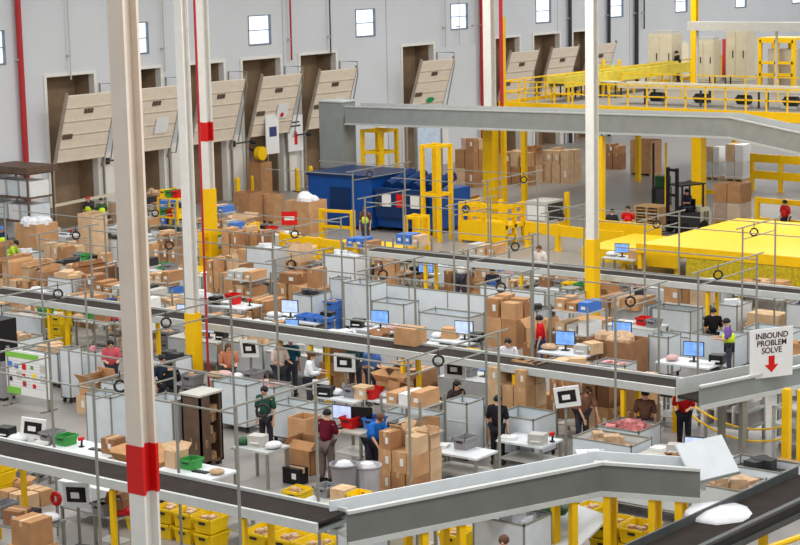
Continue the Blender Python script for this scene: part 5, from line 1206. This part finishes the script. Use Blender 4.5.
def st_bench(x, y, a, b, k):
    o = thing('workbench', '', 'workbench', (x, y, 0)); h = .92; top = fg.choice([WHT, WHT, GAL2, GREY])
    MB().bx(-a/2, a/2, -b/2, b/2, h-.05, h).build('worktop', top, o)
    for sx in (-1, 1):
        for sy in (-1, 1): MB().bx(sx*(a/2-.05)-.03, sx*(a/2-.05)+.03, sy*(b/2-.05)-.03, sy*(b/2-.05)+.03, 0, h-.05).build('leg', ALU, o)
    MB().bx(-a/2+.02, a/2-.02, -b/2+.02, b/2-.02, .28, .31).build('lower_shelf', GREY, o)
    MB().bx(-a/2-.01, -a/2+.01, -b/2, b/2, .34, h-.06).build('front_panel', WHT2, o)
    out = [(o, {'white_plastic': 'white', 'galvanised_light': 'pale grey', 'machine_grey': 'grey'}[top.name]+' topped workbench')]
    kinds = fg.sample(['monitor', 'closed carton', 'open carton', 'white bag', 'brown bag', 'pink bag', 'grey tote', 'black printer', 'grey printer', 'white paper stack', 'red tote', 'keyboard', 'red scanner', 'green tote', 'yellow tote'], 4)
    for i, kd in enumerate(kinds):
        xx = x+fg.uniform(-.1, .1)*a; yy = y-b/2+b*(i+.5)/4; z = h+.002
        def A(o, nm): out.append((o, nm))
        if kd == 'monitor': A(monitor('', (xx, yy, z), fg.uniform(0, .4), fg.choice([SCRB, SCRW, SCRB]), .44, .32), 'computer monitor')
        elif 'carton' in kd: 
            c = carton_at(xx, yy, z, min(.42, a*.8), min(.4, b*.22), fg.uniform(.25, .4), fg.choice(KR), fg.uniform(-.1, .1), 'open' in kd); A(c, 'small '+kd)
        elif 'bag' in kd: A(pillow_bag('', xx, yy, z, min(.2, b*.11), {'white': BAG, 'brown': TAN, 'pink': PINK}[kd.split()[0]]), kd+' of goods')
        elif 'tote' in kd: A(tote('', xx, yy, z, .42, min(.36, b*.22), .24, {'grey': TOTEG, 'red': RED, 'green': GRN, 'yellow': YEL2}[kd.split()[0]], group='station totes'), kd)
        elif 'printer' in kd:
            q = thing('label_printer', '', 'printer', (xx, yy, z), .2); MB().bx(-.14, .14, -.15, .15, 0, .25).build('body', BLK if 'black' in kd else GREY, q); MB().bx(-.17, -.14, -.1, .1, .08, .11).build('paper_slot', LABEL, q); A(q, kd)
        elif 'paper' in kd:
            q = MB().bx(-.15, .15, -.16, .16, 0, .07).build('paper_stack', LABEL); q.location = (xx, yy, z); q['category'] = 'paper'; A(q, kd)
        elif 'keyboard' in kd:
            q = thing('keyboard', '', 'keyboard', (xx, yy, z), .1); MB().bx(-.08, .08, -.2, .2, 0, .02).build('case', BLK, q); MB().bx(-.07, .07, -.19, .19, .02, .028).build('keys', DKM, q); A(q, 'black keyboard')
        elif 'scanner' in kd:
            q = thing('hand_scanner', '', 'scanner', (xx, yy, z)); MB().bx(-.05, .05, -.05, .05, 0, .03).build('cradle', DKM, q); MB().cyl((0, 0, .03), (.03, 0, .18), .025).build('grip', BLK, q); MB().bx(-.08, .07, -.035, .035, .17, .24).build('head', RED, q); A(q, kd)
    return [(q, nm if j == 0 else nm+' on a bench') for j, (q, nm) in enumerate(out)]
def st_stack(x, y, a, b, k):
    out = []; z = 0; n = fg.choice([2, 2, 3])
    for t in range(n):
        h = fg.uniform(.35, .55); s = 1-.12*t-fg.uniform(0, .06)
        m = fg.choice(KR); op = (t == n-1 and fg.random() < .45)
        parts = [(0, b)] if t == n-1 or fg.random() < .4 else [(-b/4, b/2), (b/4, b/2)]
        if len(parts) == 2: h0 = h
        for dy, bb in parts:
            c = carton_at(x+fg.uniform(-.02, .02), y+dy, z, a*s*.92, bb*s*.9, h-.003, m, fg.uniform(-.04, .04), op)
            c['group'] = 'loose cartons along the belts'
            out.append((c, ('open ' if op else '')+{'kraft_a': 'brown', 'kraft_b': 'brown', 'kraft_c': 'pale brown', 'kraft_d': 'dark brown'}[m.name]+' floor carton'+(', lowest' if t == 0 else ', topmost' if t == n-1 else ', middle')))
        z += h
    return out
def st_totes(x, y, a, b, k):
    m, nm = fg.choice([(TOTEG, 'grey'), (YEL2, 'yellow'), (TOTEB, 'blue'), (TOTEG, 'grey')]); out = []
    for t in range(3): out.append((tote('', x, y, t*.325, a*.75, b*.7, .32, m, .03*t, 'station totes', TAN if t == 2 else None), nm+' floor tote, '+('lowest', 'middle', 'topmost')[t]))
    return out
def st_rack(x, y, a, b, k):
    o = thing('shelf_rack', '', 'rack', (x, y, 0)); H = fg.uniform(1.5, 1.9); out = [(o, 'grey wire shelf rack')]
    for sx in (-1, 1):
        for sy in (-1, 1): MB().bx(sx*(a/2-.03)-.025, sx*(a/2-.03)+.025, sy*(b/2-.03)-.025, sy*(b/2-.03)+.025, 0, H).build('upright', ALU, o)
    for q in range(3):
        zz = .25+q*(H-.3)/2.2
        MB().bx(-a/2+.06, a/2-.06, -b/2+.06, b/2-.06, zz-.04, zz).build('shelf', GREY, o)
        for j in range(3):
            yy = y-b*.3+j*b*.3; h = fg.uniform(.22, .38); m, nm = fg.choice([(KR[0], 'brown'), (KR[2], 'pale'), (LABEL, 'white'), (GREY, 'grey'), (TOTEB, 'blue'), (KR[1], 'dark'), (DKM, 'black')])
            c = MB().bx(-a*.36, a*.36, -b*.12, b*.12, 0, h).build('goods_box', m); MB().bx(-a*.36-.004, -a*.36, -b*.06, b*.05, h*.3, h*.6).build('shipping_label', LABEL, c); c.location = (x, yy, zz+.003); c['category'] = 'box'; c['group'] = 'small boxes on the station racks'
            out.append((c, nm+' box on %s rack shelf' % ('bottom', 'middle', 'top')[q]))
    return out
ROWS = [(22.6, 'in the front bottom row', 'grey chute', 'R', 1.1, (14, 33)), (24.7, 'just before the nearest belt', 'grey chute', 'R', 1.0, (14, 36)),
        (28.6, 'just behind the nearest belt', 'left edge', 'L', 1.1, (20, 41)), (30.4, 'second row behind nearest belt', 'left edge', 'L', 1.2, (20, 42)), (35.8, 'second row before middle belt', 'left edge', 'L', 1.2, (18, 50)), (37.6, 'just before the middle belt', 'left edge', 'L', 1.1, (18, 50)),
        (41.7, 'just behind the middle belt', 'left edge', 'L', 1.1, (18, 54)), (43.5, 'second row behind middle belt', 'left edge', 'L', 1.2, (18, 56)), (48.4, 'second row before far belt', 'sign', 'R', 1.2, (20, 58)), (50.3, 'just before the far belt', 'sign', 'R', 1.1, (20, 60)),
        (54.6, 'just behind the far belt', 'yellow net', 'R', 1.1, (22, 60)), (56.4, 'second row behind far belt', 'yellow net', 'R', 1.1, (22, 60)), (46.4, 'in mid aisle left', 'left edge', 'L', 1.2, (42, 60)), (59.5, 'near the dock guards', 'left edge', 'L', 1.2, (46, 61)), (33.2, 'in middle aisle left', 'poster board', 'L', 1.2, (37, 45))]
KINDS = [st_cart, st_cart, st_cart, st_bench, st_bench, st_bench, st_stack, st_rack, st_totes]
for X, where, land, side, a, (ya, yb) in ROWS:
    reg = {}; y = ya; last = None
    while y < yb:
        kind = fg.choice([k for k in KINDS if k is not last]) if y < 42 or X < 40 else fg.choice([st_stack, st_cart, st_bench, st_totes, st_rack, st_cart])
        b = {st_cart: fg.uniform(1.2, 1.7), st_bench: fg.uniform(1.6, 2.1), st_stack: fg.uniform(.9, 1.4), st_rack: fg.uniform(1.1, 1.5), st_totes: .65}[kind]
        aa = .7 if kind is st_totes else a*fg.uniform(.8, 1)
        ok = False
        qx, qy = pj((X, y+b/2, .2))
        if vis(X, y+b/2) and not any(l < qx < r_ and t_ < qy < b_ for l, t_, r_, b_ in NOFILL):
            if free(X-aa/2, X+aa/2, y, y+b): ok = True
            elif free(X-aa/2, X+aa/2, y, y+.9): b = .86; ok = True; kind = fg.choice([st_stack, st_cart])
        if kind is st_rack and y < 23: kind = st_cart
        if ok:
            for o, nm in kind(X, y+b/2, aa, b, 0): reg.setdefault(nm, []).append(o)
            OCC.append((X-aa/2, X+aa/2, y, y+b)); last = kind; y += b+fg.uniform(.07, .22)
        else: y += .25
    for nm, os in reg.items():
        os.sort(key=lambda o: pj(o.location)[0], reverse=(side == 'R'))
        for i, o in enumerate(os):
            o['label'] = nm+' '+where+(', '+('nearest' if i == 0 else ORD[i]+' from')+' '+land if len(os) > 1 else '')
            if 'group' not in o: o['group'] = nm.split(',')[0]+'s along the belts'
label_piles()
# ================================================================ LIGHT
W = bpy.data.worlds.new('warehouse_air'); bpy.context.scene.world = W; W.use_nodes = True
W.node_tree.nodes['Background'].inputs[0].default_value = (.95, .97, 1, 1); W.node_tree.nodes['Background'].inputs[1].default_value = .8
for i, x in enumerate((24, 44, 64, 84, 106, 128)):
    for j, y in enumerate((14, 32, 50)):
        L = bpy.data.lights.new('high_bay_lamp', 'AREA'); L.energy = 1250; L.shape = 'RECTANGLE'; L.size = 9; L.size_y = 3; L.color = (1, .97, .92)
        o = bpy.data.objects.new('high_bay_lamp', L); C.objects.link(o); o.location = (x, y, 15)
for x, y in ((84, 40), (84, 30), (92, 46)):  # added fill lights that brighten the space below the mezzanine
    L = bpy.data.lights.new('under_deck_lamp', 'AREA'); L.energy = 260; L.shape = 'RECTANGLE'; L.size = 6; L.size_y = 1.2
    o = bpy.data.objects.new('under_deck_lamp', L); C.objects.link(o); o.location = (x, y, 4.6)
s = bpy.context.scene
s.view_settings.view_transform = 'Standard'; s.view_settings.look = 'None'; s.view_settings.exposure = 0; s.view_settings.gamma = 1
s.cycles.use_denoising = True
s.cycles.max_bounces = 5; s.cycles.diffuse_bounces = 3; s.cycles.glossy_bounces = 2
